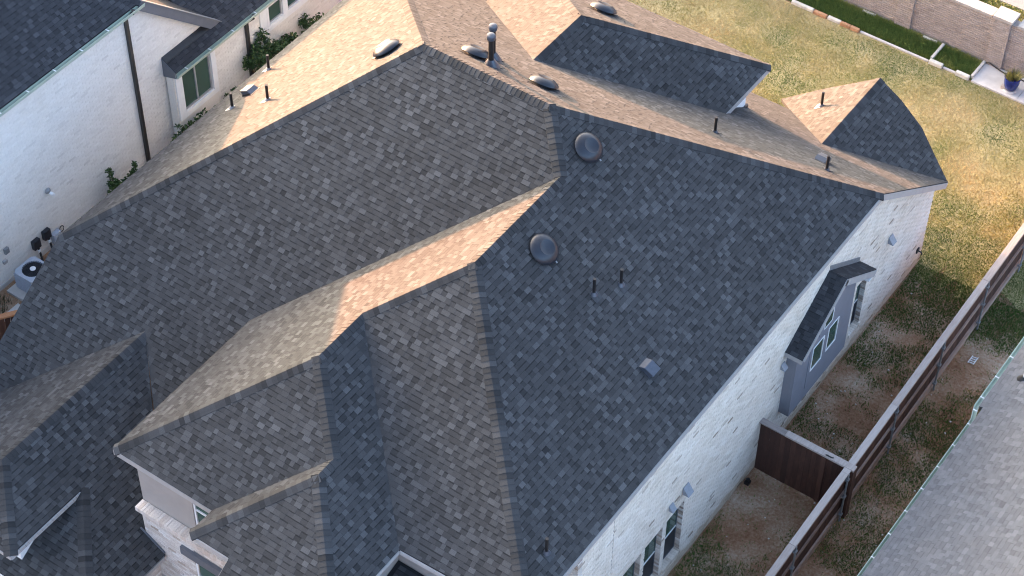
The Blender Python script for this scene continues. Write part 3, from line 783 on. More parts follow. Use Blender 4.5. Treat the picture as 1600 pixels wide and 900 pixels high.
# ------------------------------------------------------------------ ground
def value_noise(x, y, sc, seed=0):
    xs, ys = x*sc, y*sc; xi, yi = np.floor(xs).astype(int), np.floor(ys).astype(int); fx, fy = xs-xi, ys-yi
    fx = fx*fx*(3-2*fx); fy = fy*fy*(3-2*fy)
    def h(a, b):
        k = (a*374761393 + b*668265263 + seed*1442695) & 0x7fffffff; k = (k ^ (k >> 13))*1274126177 & 0x7fffffff
        return ((k ^ (k >> 16)) & 0xffff)/65535.
    return (h(xi, yi)*(1-fx)+h(xi+1, yi)*fx)*(1-fy) + (h(xi, yi+1)*(1-fx)+h(xi+1, yi+1)*fx)*fy
def fbm(x, y, sc, seed=0): return .5*value_noise(x, y, sc, seed)+.3*value_noise(x, y, sc*2.1, seed+1)+.2*value_noise(x, y, sc*4.3, seed+2)
ZL = 1.68
def gz(x): return ZL if x < -12.0 else (ZL*(1-((x+12.0)/1.6)**2*(3-2*(x+12.0)/1.6)) if x < -10.4 else 0.)
def sheet(name, xs, ys, mat, dz=0):
    mb = MB(); nx, ny = len(xs), len(ys)
    mb.v = [(x, y, gz(x)+dz) for y in ys for x in xs]
    mb.f = [(j*nx+i, j*nx+i+1, (j+1)*nx+i+1, (j+1)*nx+i) for j in range(ny-1) for i in range(nx-1)]; mb.t = [.5]*len(mb.f)
    o = mb.build(name, mat, None, True); o['kind'] = 'structure'; return o
sheet('ground', [-600, -60, -30, -12, -11.8, -11.6, -11.4, -11.2, -11, -10.8, -10.6, -10.4, 0, 30, 600], [-600, -60, -20, 0, 20, 60, 600], M['soil'])
mb = MB(); pts = [(14, 16.15, .004), (-10.4, 16.15, .004), (-10.4, 8.4, .004)]; x = -10.0
while x < 14:
    pts.append((x, 8.75+random.uniform(-.5, .5)*(1 if x > 4 else .2), .004)); x += .22
mb.poly(pts); mb.build('lawn', M['lawn_soil'])['kind'] = 'structure'
mb = MB(); mb.box((-10, 16.2, 0), (1.95, 17.1, .03)); mb.build('planting_bed', M['bed_soil'])['kind'] = 'structure'
mb = MB(); mb.box((1.96, 16.12, .0), (3.36, 17.08, .06)); mb.box((3.372, 16.12, .0), (4.7, 17.08, .06)); mb.box((4.712, 16.12, 0), (6.0, 17.08, .06)); mb.build('patio', M['concrete'])['kind'] = 'structure'
mb = MB(); mb.box((-30, 17.5, 0), (30, 19.55, .28)); mb.build('verge', M['lawn_soil'])['kind'] = 'structure'
rd = MB(); x = -30.1
while x < 30:
    rd.box((x, 19.56, 0), (x+3.58, 40, .30)); x += 3.6
rd.build('pavement', M['pavement'])['kind'] = 'structure'

def blades(name, n, region, density, tonef, hgt, zf, wid=.012):
    x0, x1, y0, y1 = region
    x = RNG.uniform(x0, x1, n); y = RNG.uniform(y0, y1, n)
    keep = RNG.random(n) < density(x, y); x, y = x[keep], y[keep]; n = len(x)
    h = hgt*RNG.uniform(.5, 1.25, n); a = RNG.uniform(0, 2*np.pi, n); lean = RNG.uniform(.1, .9, n)*h; la = RNG.uniform(0, 2*np.pi, n)
    w_ = wid*RNG.uniform(.6, 1.3, n); z = zf(x, y)
    v = np.zeros((n, 3, 3)); dx, dy = np.cos(a)*w_, np.sin(a)*w_
    v[:, 0] = np.stack([x-dx, y-dy, z], 1); v[:, 1] = np.stack([x+dx, y+dy, z], 1); v[:, 2] = np.stack([x+np.cos(la)*lean, y+np.sin(la)*lean, z+h], 1)
    me = bpy.data.meshes.new(name); me.vertices.add(n*3); me.vertices.foreach_set('co', v.reshape(-1).astype(np.float32))
    me.loops.add(n*3); me.loops.foreach_set('vertex_index', np.arange(n*3, dtype=np.int32)); me.polygons.add(n)
    me.polygons.foreach_set('loop_start', np.arange(0, n*3, 3, dtype=np.int32))
    try: me.polygons.foreach_set('loop_total', np.full(n, 3, dtype=np.int32))
    except Exception: pass
    me.update(calc_edges=True); me.validate()
    at = me.attributes.new('tone', 'FLOAT', 'FACE'); at.data.foreach_set('value', np.clip(tonef(x, y), 0, 1).astype(np.float32))
    me.materials.append(M['blade']); o = link(name, me); o['kind'] = 'stuff'; return o
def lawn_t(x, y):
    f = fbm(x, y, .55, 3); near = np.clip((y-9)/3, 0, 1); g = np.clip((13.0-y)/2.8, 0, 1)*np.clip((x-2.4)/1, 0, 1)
    return .76 + (f-.5)*1.9 + RNG.normal(0, .10, len(x)) - .62*g  # straw tone offsets the wall's shade; greener tone at right tames the sun patch
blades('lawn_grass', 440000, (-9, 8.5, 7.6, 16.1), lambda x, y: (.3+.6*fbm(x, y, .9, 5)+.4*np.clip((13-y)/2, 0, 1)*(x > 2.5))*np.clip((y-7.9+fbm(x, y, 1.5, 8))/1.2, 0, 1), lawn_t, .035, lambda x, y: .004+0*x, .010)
def bed_t(x, y): return .15 + .55*np.clip(fbm(x, y, 1.3, 9)-.52, 0, 1)*2 + RNG.normal(0, .08, len(x)) + .45*np.clip((y-16.85)/.25, 0, 1)
blades('bed_grass', 60000, (-9, 1.93, 16.25, 17.05), lambda x, y: .5+.9*(fbm(x, y, 1.3, 9) < .6) , bed_t, .11, lambda x, y: .03+0*x)
def side_d(x, y):
    f = fbm(x, y, .75, 21); edge = np.clip((5.2-x)/1.2, 0, 1)*np.clip((-.3-y)/.6, 0, 1)*.5
    edge += .45*np.clip((4.9-x)/.9, 0, 1)*np.clip((y-1.8), 0, 1)
    edge += .5*np.exp(-((x-7.9)/.7)**2)
    return np.clip((f-.485+edge*.36+.25*np.clip((y-6.3)/1.5,0,1))*4.0, .03, .95)
def side_t(x, y): return .10 + (1-side_d(x, y))*.26 + RNG.normal(0, .08, len(x)) - .0*x
blades('side_yard_grass', 230000, (4.1, 11, -7, 8.9), side_d, side_t, .06, lambda x, y: 0*x, .011)
blades('verge_grass', 50000, (-8, 8, 18.3, 19.52), lambda x, y: .8+0*x, lambda x, y: .38+(fbm(x, y, .8, 31)-.5)*1.0+RNG.normal(0, .12, len(x)), .08, lambda x, y: .28+0*x)
peb = MB()
for _ in range(160):
    x, y = random.uniform(4.2, 8.4), random.uniform(-6, 8); s = random.uniform(.008, .022)
    peb.box((x-s, y-s*.8, 0), (x+s, y+s*.8, s*1.2), random.random())
peb.build('gravel_bits', M['limestone'], None, kind='stuff')

# ------------------------------------------------------------------ rear brick wall
bw = thing('garden_wall', 'long tan brick garden wall with pale stone coping behind the lawn', 'wall')
mb = MB(); mb.box((-30, 17.12, 0), (30, 17.40, 1.66)); wl = mb.build('wall_panel', M['tan_mortar'], bw)
def pier(x0):
    m = MB(); m.box((x0, 17.04, 0), (x0+.50, 17.46, 1.74)); p = m.build('pier', M['tan_mortar'], bw)
    brick_field(p, (x0, 17.04, 0), (1, 0, 0), (0, -1, 0), .5, lambda t: 1.74, .01, [], M['tan_brick'])
    brick_field(p, (x0+.5, 17.04, 0), (0, 1, 0), (1, 0, 0), .42, lambda t: 1.74, .01, [], M['tan_brick'])
    c = MB(); c.box((x0-.05, 16.99, 1.742), (x0+.55, 17.51, 1.83)); c.build('pier_cap', M['coping'], p)
for x0 in (-10.6, -7.4, -4.2, -1.02, 1.92, 5.0): pier(x0)
brick_field(wl, (-9, 17.12, 0), (1, 0, 0), (0, -1, 0), 17, lambda t: 1.66, .01, [], M['tan_brick'])
x = -12.0
while x < 9:
    if not any(a-.46 < x < a+.55 for a in (-10.6, -7.4, -4.2, -1.02, 1.92, 5.0)):
        m = MB(); m.box((x, 17.07, 1.662), (x+.39, 17.45, 1.735+random.uniform(0, .006))); m.build('coping_stone', M['coping'], bw)
    x += .395

# bed edging
def stone(name, label, lo, hi, mat, rz=0, group='edging stones along the planting bed'):
    bm = bmesh.new(); bmesh.ops.create_cube(bm, size=1)
    for v in bm.verts:
        v.co = Vector(((lo[0]+hi[0])/2 + v.co.x*(hi[0]-lo[0]), (lo[1]+hi[1])/2 + v.co.y*(hi[1]-lo[1]), (lo[2]+hi[2])/2 + v.co.z*(hi[2]-lo[2])))
    bmesh.ops.bevel(bm, geom=bm.edges[:], offset=.012, segments=2, affect='EDGES')
    me = bpy.data.meshes.new(name); bm.to_mesh(me); bm.free(); me.materials.append(mat)
    o = link(name, me); tag(o, label, 'edging stone', group); return o
W_ = M['limestone']
stone('edging_stone', 'pale edging stone at the far left end of the bed edge', (-3.95, 16.12, 0), (-3.22, 16.24, .11), W_)
stone('edging_stone', 'orange sandstone edging stone farthest to the left, between two pale stones', (-3.19, 16.10, 0), (-2.76, 16.22, .11), M['orange_stone'])
stone('edging_stone', 'pale edging stone lying between orange sandstone pieces', (-2.73, 16.12, 0), (-2.31, 16.24, .10), W_)
stone('edging_stone', 'middle orange sandstone edging stone right of the pale stone', (-2.29, 16.10, 0), (-1.98, 16.21, .12), M['orange_stone'])
stone('edging_stone', 'orange sandstone edging stone at the left end of the long thin kerb', (-1.965, 16.10, 0), (-1.68, 16.21, .12), M['orange_stone'])
stone('edging_kerb', 'long thin pale concrete kerb strip along the green bed', (-1.66, 16.15, 0), (.56, 16.22, .06), M['concrete'])
stone('edging_kerb', 'short pale divider strip crossing the green bed to the wall', (.57, 16.26, 0), (.66, 17.03, .14), M['concrete'])
stone('edging_stone', 'pale edging block where the divider strip meets the bed edge', (.60, 16.10, 0), (1.02, 16.24, .13), W_)
stone('edging_kerb', 'short low kerb piece between two pale edging blocks', (1.04, 16.15, 0), (1.43, 16.22, .06), M['concrete'])
stone('edging_stone', 'pale edging block at the right end of the bed beside the patio slab', (1.45, 16.10, 0), (1.87, 16.24, .13), W_)
stone('edging_stone', 'thin pale stone lying at the wall foot at the left of the bed', (-2.05, 16.98, .02), (-1.62, 17.06, .11), W_, group='stones at the foot of the garden wall')
stone('edging_stone', 'thin pale stone lying at the wall foot near the divider strip', (-.05, 16.98, .02), (.40, 17.06, .11), W_, group='stones at the foot of the garden wall')
stone('edging_kerb', 'low kerb strip between the grass bed and the patio slab', (1.87, 16.25, 0), (1.955, 17.06, .13), M['concrete'])

# pot with grasses
pot = thing('plant_pot', 'blue glazed ceramic pot with yellowish grass on the patio slab', 'plant pot')
mp = Matrix.Translation((3.03, 16.42, .10))
mb = MB(); mb.lathe([(.13, 0), (.16, .02), (.20, .12), (.225, .26), (.22, .38), (.235, .40), (.235, .43), (.205, .43), (.20, .38), (.0, .37)], 28, mp); mb.build('pot', M['blue_glaze'], pot, True)
mb = MB(); mb.lathe([(.19, -.04), (.21, -.02), (.19, -.002), (.05, 0)], 20, mp); mb.build('saucer', M['concrete'], pot, True)
mb = MB()
for _ in range(420):
    a = random.uniform(0, 6.283); r0 = random.uniform(0, .19); l = random.uniform(.14, .34); sp_ = random.uniform(.02, .2); b0 = Vector((3.03+math.cos(a)*r0, 16.42+math.sin(a)*r0, .47))
    tip = b0+Vector((math.cos(a)*sp_, math.sin(a)*sp_, l)); wv = Vector((-math.sin(a+1), math.cos(a+1), 0))*.009
    mb.poly([b0-wv, b0+wv, tip], random.random())
mb.build('foliage', M['straw_leaf'], pot)
st_ = MB(); st_.box((2.78, 16.30, .06), (2.90, 16.42, .16)); tag(st_.build('brick', M['raw_brick'], None), 'small brick lying beside the blue pot on the patio', 'brick')
hs = MB(); hs.tube([(1.97, 17.03, .10), (2.10, 17.0, .16), (2.32, 16.96, .12), (2.6, 16.93, .085), (3.0, 16.97, .08), (3.4, 16.94, .08), (4.2, 16.96, .08)], .018, 8)
tag(hs.build('garden_hose', M['black'], None, True), 'thin black hose running along the wall foot behind the pot', 'hose')

# ------------------------------------------------------------------ wooden fence
FX0, FX1 = 6.47, 6.28
def fx(y): return FX0 + (FX1-FX0)*(y+3)/13.
fence = thing('wooden_fence', 'long dark brown stained wooden fence with weathered cap running beside the house', 'fence')
pm = []
for tn in (.2, .4, .6, .8):
    m = MB(); m.box((-.009, 0, .03), (.009, .131, 1.765), tn); pm.append(m.mesh('picket', M['fence_wood']))
y = -7.0; k = 0
while y < 17.0:
    o = link('picket', pm[RNG.integers(4)], fence, None, Matrix.Translation((fx(y)-.03+random.uniform(-.004, .004), y, random.uniform(-.01, .008)))); y += .1405
y = -7.0
while y < 17.0:
    for z in (.30, .98, 1.62):
        m = MB(); m.beam((fx(y)+.004, y+.004, z), (fx(y+2.44)+.004, min(y+2.436, 17.), z), .045, .088, random.random()); m.build('rail', M['rail_wood'], fence)
    L = random.choice((2.44, 2.44))
    m = MB(); m.beam((fx(y)-.005, y+.003, 1.83+random.uniform(-.004, .006)), (fx(y+2.44)-.005, y+2.437, 1.83+random.uniform(-.004, .006)), .17, .04, random.random()); m.build('cap_board', M['cap_wood'], fence)
    m = MB(); m.beam((fx(y)-.02, y+.003, 1.785), (fx(y+2.44)-.02, y+2.437, 1.785), .045, .09, random.random()); m.build('trim_board', M['fence_wood'], fence)
    m = MB(); m.beam((fx(y)+.0, y+.004, .17), (fx(y+2.44)+.0, y+2.436, .17), .035, .16, .9); m.build('kickboard', M['rail_wood'], fence)
    m = MB(); m.tube([(fx(y)+.075, y+.05, -.1), (fx(y)+.075, y+.05, 1.78)], .025, 10); p = m.build('post', M['metal_light'], fence, True)
    for z in (.26, .94, 1.58):
        q = MB(); q.box((fx(y)+.026, y+.0, z-.03), (fx(y)+.11, y+.1, z+.03)); q.build('bracket', M['metal_light'], p)
    y += 2.44
bp = MB(); bp.box((fx(.62)+.02, .48, 0), (fx(.62)+.14, .68, 1.77)); bp.build('corner_post', M['fence_wood'], fence)

gate = thing('wooden_gate', 'dark brown wooden side gate panel between the brick wall and the long fence', 'gate')
x = WX+.03
pm2 = []
for tn in (.15, .3, .45, .6):
    m = MB(); m.box((0, -.009, .04), (.131, .009, 1.74), tn); pm2.append(m.mesh('picket', M['fence_wood']))
while x < 6.25:
    link('picket', pm2[RNG.integers(4)], gate, None, Matrix.Translation((x, .55+random.uniform(-.003, .003), random.uniform(-.006, .006)))); x += .138
for z in (.3, 1.0, 1.6):
    m = MB(); m.box((WX+.03, .575, z), (6.30, .615, z+.088)); m.build('rail', M['fence_wood'], gate)
m = MB(); m.box((WX+.02, .47, 1.785), (WX+.70, .64, 1.823), .4); m.build('cap_board', M['cap_dark'], gate)
m = MB(); m.box((WX+.705, .465, 1.79), (6.56, .635, 1.845), .6); m.build('cap_board', M['cap_wood'], gate)
m = MB(); m.box((5.72, .50, .06), (5.84, .535, 1.72), .9); m.build('stile', M['fence_wood'], gate)
m = MB(); m.tube([(5.78, .535, 1.80), (5.84, .50, 1.87), (5.95, .50, 1.87), (6.0, .535, 1.84)], .016, 8); m.build('latch', M['black'], gate, True)

lp = MB(); lp.box((WX+.07, -.0, 0), (WX+.19, .12, .10)); lp.tube([(WX+.13, .06, .1), (WX+.13, .06, .17)], .05, 10)
tag(lp.build('drain_riser', M['black'], None), 'small black drain riser at the foot of the white brick wall by the gate', 'drain')
lt = MB(); 
for i in range(4): lt.beam((6.72, 6.55+i*.07, .05), (6.86, 6.57+i*.07, .05), .02, .02)
lt.beam((6.72, 6.52, .05), (6.72, 6.80, .05), .02, .02); lt.beam((6.86, 6.54, .05), (6.86, 6.82, .05), .02, .02)
tag(lt.build('plastic_grid', M['white_paint'], None), 'small white plastic grid lying on the dirt by the long fence', 'plastic grid')

# ------------------------------------------------------------------ gutters
def gutter(parent, a, b, nout, mat, hang=.75, size=.11):
    """open trough along a-b (top outer edge at that height), outward unit vector nout"""
    a = Vector(a); b = Vector(b); n = Vector(nout); t = .006; s = size
    g = MB()
    prof = [(0, 0), (0, -s), (s*.75, -s), (s, -.01), (s, 0), (s-t*2, 0), (s-t*2, -.012), (s*.75-t, -s+t), (t, -s+t), (t, 0)]
    A = [a + n*p + Vector((0, 0, q)) for p, q in prof]; B = [b + n*p + Vector((0, 0, q)) for p, q in prof]; m = len(prof)
    for i in range(m):
        i2 = (i+1) % m; g.poly([A[i], A[i2], B[i2], B[i]])
    g.poly(A); g.poly(B[::-1]); o = g.build('gutter', mat, parent)
    L = (b-a).length; d = (b-a)/L; k = hang*.4
    hm = MB(); hm.box((-.015, -.015, 0), (.015, .015, .012))
    while k < L:
        h = MB(); c = a+d*k; e2 = c+n*s
        h.beam(c+Vector((0, 0, .004)), e2+Vector((0, 0, .006)), .028, .008); h.build('hanger', M['white_paint'], o); k += hang
    return o

# ------------------------------------------------------------------ left neighbour
nl = thing('neighbour_house', 'white painted brick neighbouring house at upper left with green gutters', 'house')
NX = -13.30
def nA(x): return 7.0 - .75*(x+13.15)          # right hand plane
def nB(y): return 7.0 - .93*(y+.90)            # rear plane
xr = -20.2; zr = nA(xr); yr = -.90-(zr-7.0)/.93
A_ = [(-13.15, -.90, 7.0), (-13.15, -16, 7.0), (xr, -16, zr), (xr, yr, zr)]
B_ = [(-13.15, -.90, 7.0), (xr, yr, zr), (-27.2, -.90, 7.0), (-27.2, 2.6, nB(2.6)), (-13.15, 2.6, nB(2.6))]
# rear wing with its ridge along the lot
def nW(x): return 4.42 - .68*(x+12.86)
xw_, zw_ = -16.0, nW(-16.0)
W_1 = [(-12.86, -.36, 4.42), (-13.29, -.36, nW(-13.29)), (-13.29, 1.2, nW(-13.29)), (-13.6, 1.2, nW(-13.6)), (xw_, 1.2, zw_), (xw_, 4.8, zw_), (-12.86, 7.0, 4.42)]
W_1 = [(-12.86, -.36, 4.42), (-13.29, -.36, nW(-13.29)), (-13.29, 1.0, nW(-13.29)), (xw_, 1.0, zw_), (xw_, 4.8, zw_), (-12.86, 7.0, 4.42)]
W_2 = [(xw_, 4.8, zw_), (-19.1, 7.0, 4.42), (-12.86, 7.0, 4.42)]
W_3 = [(xw_, 1.0, zw_), (-19.1, 1.0, 4.42), (-19.1, 7.0, 4.42), (xw_, 4.8, zw_)]
mb = MB()
for p in (A_, B_, W_1, W_2, W_3):
    q = [Vector(v)-Vector((0, 0, .004)) for v in p]
    a = sum(q[i].x*q[(i+1) % len(q)].y - q[(i+1) % len(q)].x*q[i].y for i in range(len(q)))
    mb.prism(q if a > 0 else q[::-1], (0, 0, -.10), .2)
nroof = mb.build('roof', M['shingle_dark'], nl)
shingle_roof(nroof, [[(-13.15, -.90, 7.0), (-13.15, -10, 7.0), (-17.5, -10, nA(-17.5)), (-17.5, -.90-(nA(-17.5)-7)/.93, nA(-17.5))], W_1], 'shingle_dark', 0)
cap_run(nroof, [((xr, yr, zr), (-13.15, -.9, 7.0), (.75, 0, 1), (0, .93, 1))], 'shingle_dark', 0)
mb = MB()
mb.prism([(NX, -16, ZL-.1), (NX, 2.45, ZL-.1), (NX, 2.45, nB(2.45)-.14), (NX, -.92, 6.88), (NX, -16, 6.88)], (-.25, 0, 0))
lw = mb.build('wall', M['painted_wall'], nl)
def flat_bricks(wall, origin, ex, n, L, ztop, z0, holes, mat): brick_field(wall, origin, ex, n, L, ztop, z0, holes, mat, 0, .0035)
flat_bricks(lw, (NX, -9, 0), (0, 1, 0), (1, 0, 0), 11.4, lambda t: 6.86 if t < 8.08 else nB(t-9)-.16, ZL, [], M['painted_wall'])
WX2 = -13.0
hN = [(-.06, 1.02, 2.84, 4.13), (3.36, 3.90, 3.44, 3.98), (4.12, 4.66, 3.44, 3.98)]
mb = MB(); wall_cells(mb, 'x', WX2-.25, WX2, [-.34, 6.7], [ZL-.1, 4.30], hN); lw2 = mb.build('wing_wall', M['painted_wall'], nl)
flat_bricks(lw2, (WX2, 1.20, 0), (0, 1, 0), (1, 0, 0), 1.75, lambda t: 4.26, ZL, [], M['painted_wall'])
flat_bricks(lw2, (WX2, 2.95, 0), (0, 1, 0), (1, 0, 0), 3.7, lambda t: 3.2, ZL, [], M['painted_wall'])
window(nl, 'x', WX2-.06, hN[0][0]+.003, hN[0][1]-.003, hN[0][2]+.003, hN[0][3]-.003, 1, M['trim'], .045, (), (.48,), 'glass', .05)
tr = MB()
for a, b, c_, d in ((-.30, -.07, 2.66, 4.26), (1.03, 1.20, 2.66, 4.26), (-.069, 1.029, 2.66, 2.83)): tr.box((WX2+.001, a, c_), (WX2+.045, b, d))
tr.build('window_surround', M['white_paint'], nl)
for h in hN[1:]: window(nl, 'x', WX2-.05, h[0]+.003, h[1]-.003, h[2]+.003, h[3]-.003, 1, M['trim'], .025, (), (), 'glass', .045)
tr = MB()
for a, b, c_, d in ((3.0, 3.35, 3.22, 4.26), (3.91, 4.11, 3.22, 4.26), (4.67, 6.6, 3.22, 4.26), (3.351, 3.909, 3.22, 3.43), (4.111, 4.669, 3.22, 3.43)): tr.box((WX2+.001, a, c_), (WX2+.045, b, d))
tr.build('window_surround', M['white_paint'], nl)
for a, b, c_, d in ((3.22, 3.96, 3.34, 4.05),): 
    q = MB(); q.beam((WX2+.047, 3.27, 3.36), (WX2+.047, 3.97, 3.36), .03, .05); q.beam((WX2+.05, 3.28, 3.36), (WX2+.05, 3.28, 4.1), .03, .05, up=(1, 0, 0)); q.build('window_casing', M['white_paint'], nl)
gutter(nl, (-13.14, -16, 6.94), (-13.14, -.86, 6.94), (1, 0, 0), M['gutter'], .9)
gutter(nl, (-12.86, -.38, 4.38), (-12.86, 7.0, 4.38), (1, 0, 0), M['gutter'], .9)
r_ = MB(); r_.beam((-13.13, -.90, 6.99), (-13.13, 2.62, nB(2.62)-.01), .03, .24); r_.build('rake_board', M['slate_trim'], nl)
r_ = MB(); r_.beam((-13.16, -.90, 7.03), (-13.16, 2.66, nB(2.66)+.03), .14, .03); r_.build('rake_edge', M['shingle_grey'], nl)
r_ = MB(); r_.prism([(-12.84, -.375, 4.40), (-13.29, -.375, nW(-13.29)-.02), (-13.29, -.375, 4.10), (-12.84, -.375, 4.24)], (0, .02, 0)); r_.build('end_board', M['slate_trim'], nl)
r_ = MB(); r_.prism([(-13.285, -.37, nW(-13.29)+.015), (-13.285, 1.55, nW(-13.29)+.015), (-13.13, 1.55, nW(-13.13)+.03), (-13.13, -.37, nW(-13.13)+.03)], (0, 0, -.012)); r_.build('flashing', M['dark_brown'], nl)
def downspout(y, x, z1):
    m = MB(); m.tube([(x+.22, y+.14, z1+.10), (x+.22, y+.12, z1+.02), (x+.06, y+.02, z1-.12)], .05, 10); 
    m.box((x+.015, y-.045, ZL-.05), (x+.095, y+.045, z1-.10)); m.build('downspout', M['dark_brown'], nl)
downspout(-1.37, NX, 6.85); downspout(2.45, WX2, 4.27)
# fittings on the neighbour's wall
def wbox(name, y, z, w2, h2, d2, mat, extra=None):
    m = MB(); m.box((NX+.013, y-w2/2, z-h2/2), (NX+.013+d2, y+w2/2, z+h2/2)); o = m.build(name, mat, nl)
    m = MB(); m.box((NX+.013+d2, y-w2*.36, z-h2*.3), (NX+.02+d2, y+w2*.36, z+h2*.36)); m.build('cover', mat, o); return o
for y, z in ((-5.45, 2.26), (-5.08, 2.30)):
    o = wbox('disconnect_box', y, z, .22, .27, .11, M['metal'])
    q = MB(); q.tube([(NX+.08, y+.03, z-.12), (NX+.09, y+.04, z-.3), (NX+.14, y+.02, z-.42), (NX+.22, y-.03, z-.52)], .028, 8); q.build('conduit', M['black'], o, True)
    q = MB(); q.box((NX+.10, y-.02, z-.27), (NX+.135, y+.05, z-.2)); q.build('tag', M['white_paint'], o)
wbox('meter_box', -4.80, 1.98, .25, .32, .13, M['hvac']); wbox('outlet_box', -6.34, 2.76, .13, .17, .07, M['metal_light']); wbox('junction_box', -6.45, 2.46, .12, .10, .06, M['trim'])
m = MB(); m.lathe([(.075, 0), (.085, .02), (.06, .06), (.02, .09)], 14, Matrix.Translation((NX+.013, -4.73, 3.51)) @ Matrix.Rotation(rad(90), 4, 'Y')); o = m.build('wall_lamp', M['metal_light'], nl, True)
m = MB(); m.tube([(NX+.05, -4.73, 3.49), (NX+.13, -4.70, 3.44), (NX+.13, -4.66, 3.37)], [.03, .045, .05], 10); m.build('lamp_head', M['white_paint'], o, True)
pts = [(NX+.05, -4.57+.07*math.cos(t), 2.06+.09*math.sin(t)) for t in np.linspace(0, 6.0, 14)]
m = MB(); m.tube(pts, .013, 6); m.build('hose_loop', M['black'], nl, True)
m = MB(); m.tube([(WX2+.013, 1.75, 2.05), (WX2+.05, 1.75, 2.05)], .035, 10); m.build('vent_cap', M['black'], nl)
fd = MB(); fd.box((NX+.014, -16, ZL-.1), (NX+.03, -.4, ZL+.14)); fd.build('foundation', M['concrete'], nl)

# air conditioner
ac = thing('air_conditioner', 'grey outdoor air conditioning unit with round fan grille beside the white wall', 'air conditioner')
AX, AY, S2 = -12.62, -6.17, .34; zt = 2.36; zb0 = 1.76
mb = MB(); mb.box((AX-S2+.02, AY-S2+.02, zb0), (AX+S2-.02, AY+S2-.02, zt-.06)); mb.build('cabinet', M['hvac'], ac)
mb = MB()
for k in range(9):
    z = zb0+.05+k*.055
    mb.box((AX-S2, AY-S2, z), (AX+S2, AY-S2+.018, z+.03)); mb.box((AX+S2-.018, AY-S2+.02, z), (AX+S2, AY+S2, z+.03))
mb.build('louvre', M['hvac'], ac)
mb = MB(); ring = 24
out = []
for j in range(ring):
    a = 2*math.pi*(j+.5)/ring; c_, s_ = math.cos(a), math.sin(a); k = S2*1.02/max(abs(c_), abs(s_)); k = min(k, S2*1.3); out.append((AX+c_*k, AY+s_*k))
for j in range(ring):
    j2 = (j+1) % ring; a, b = 2*math.pi*(j+.5)/ring, 2*math.pi*(j+1.5)/ring
    i1, i2 = (AX+.27*math.cos(a), AY+.27*math.sin(a)), (AX+.27*math.cos(b), AY+.27*math.sin(b))
    mb.hexa([(*out[j], zt-.06), (*out[j2], zt-.06), (*i2, zt-.06), (*i1, zt-.06), (*out[j], zt-.015), (*out[j2], zt-.015), (*i2, zt), (*i1, zt)])
mb.build('top_cover', M['hvac'], ac)
mb = MB(); mb.lathe([(.268, zt-.055), (.268, zt-.05)], 24, Matrix.Translation((AX, AY, 0))); mb.build('fan_well', M['metal'], ac)
g = MB()
for j in range(28):
    a = 2*math.pi*j/28; g.beam((AX+.06*math.cos(a), AY+.06*math.sin(a), zt+.01), (AX+.275*math.cos(a), AY+.275*math.sin(a), zt+.004), .006, .006)
for r in (.12, .17, .22): g.tube([(AX+r*math.cos(t), AY+r*math.sin(t), zt+.004) for t in np.linspace(0, 6.2832, 25)], .004, 5, caps=False)
g.build('fan_grille', M['metal'], ac)
g = MB(); g.lathe([(.075, zt-.0), (.075, zt+.018), (.05, zt+.024)], 16, Matrix.Translation((AX, AY, 0))); g.build('fan_hub', M['white_paint'], ac)
for j in range(4):
    a = j*math.pi/2+.5; d = Vector((math.cos(a), math.sin(a), 0)); q = Vector((-d.y, d.x, 0)); c0 = Vector((AX, AY, zt-.035))
    b = MB(); b.poly([c0+d*.05-q*.03, c0+d*.24-q*.10+Vector((0, 0, -.012)), c0+d*.25+q*.05+Vector((0, 0, .012)), c0+d*.05+q*.03]); b.build('fan_blade', M['metal'], ac)
pd = MB(); pd.box((AX-.48, AY-.55, ZL), (AX+.48, AY+.5, ZL+.08)); tag(pd.build('equipment_pad', M['concrete'], None), 'pale concrete pad under the air conditioning unit', 'pad')
pd = MB(); pd.box((-12.6, -7.45, ZL), (-11.6, -6.85, ZL+.06)); tag(pd.build('paving_slab', M['concrete'], None), 'pale paving slab beside the orange cedar fence', 'slab')
# cedar fence on the left side of the lot
cf = thing('cedar_fence', 'short orange cedar fence at the left edge beside the house roof', 'fence')
ca, cb = Vector((-12.95, -9.6, 2.75)), Vector((-11.6, -7.25, 2.55)); dv = (cb-ca); Lc = dv.length
m = MB(); m.beam(ca, cb, .14, .05, .6); m.build('cap_board', M['cedar'], cf)
k = 0.
while k < Lc-.1:
    p = ca + dv*(k/Lc); q = ca+dv*((k+.13)/Lc); m = MB(); m.beam((p.x, p.y, p.z-.06), (q.x, q.y, q.z-.06), .018, 1.0, random.random()); m.build('picket', M['fence_wood'], cf); k += .138
bn = MB(); bn.lathe([(.16, 0), (.19, .4), (.20, .42), (.02, .44)], 16, Matrix.Translation((-13.0, -7.35, ZL))); tag(bn.build('bucket', M['black'], None, True), 'black bucket standing by the white wall at the left edge', 'bucket')

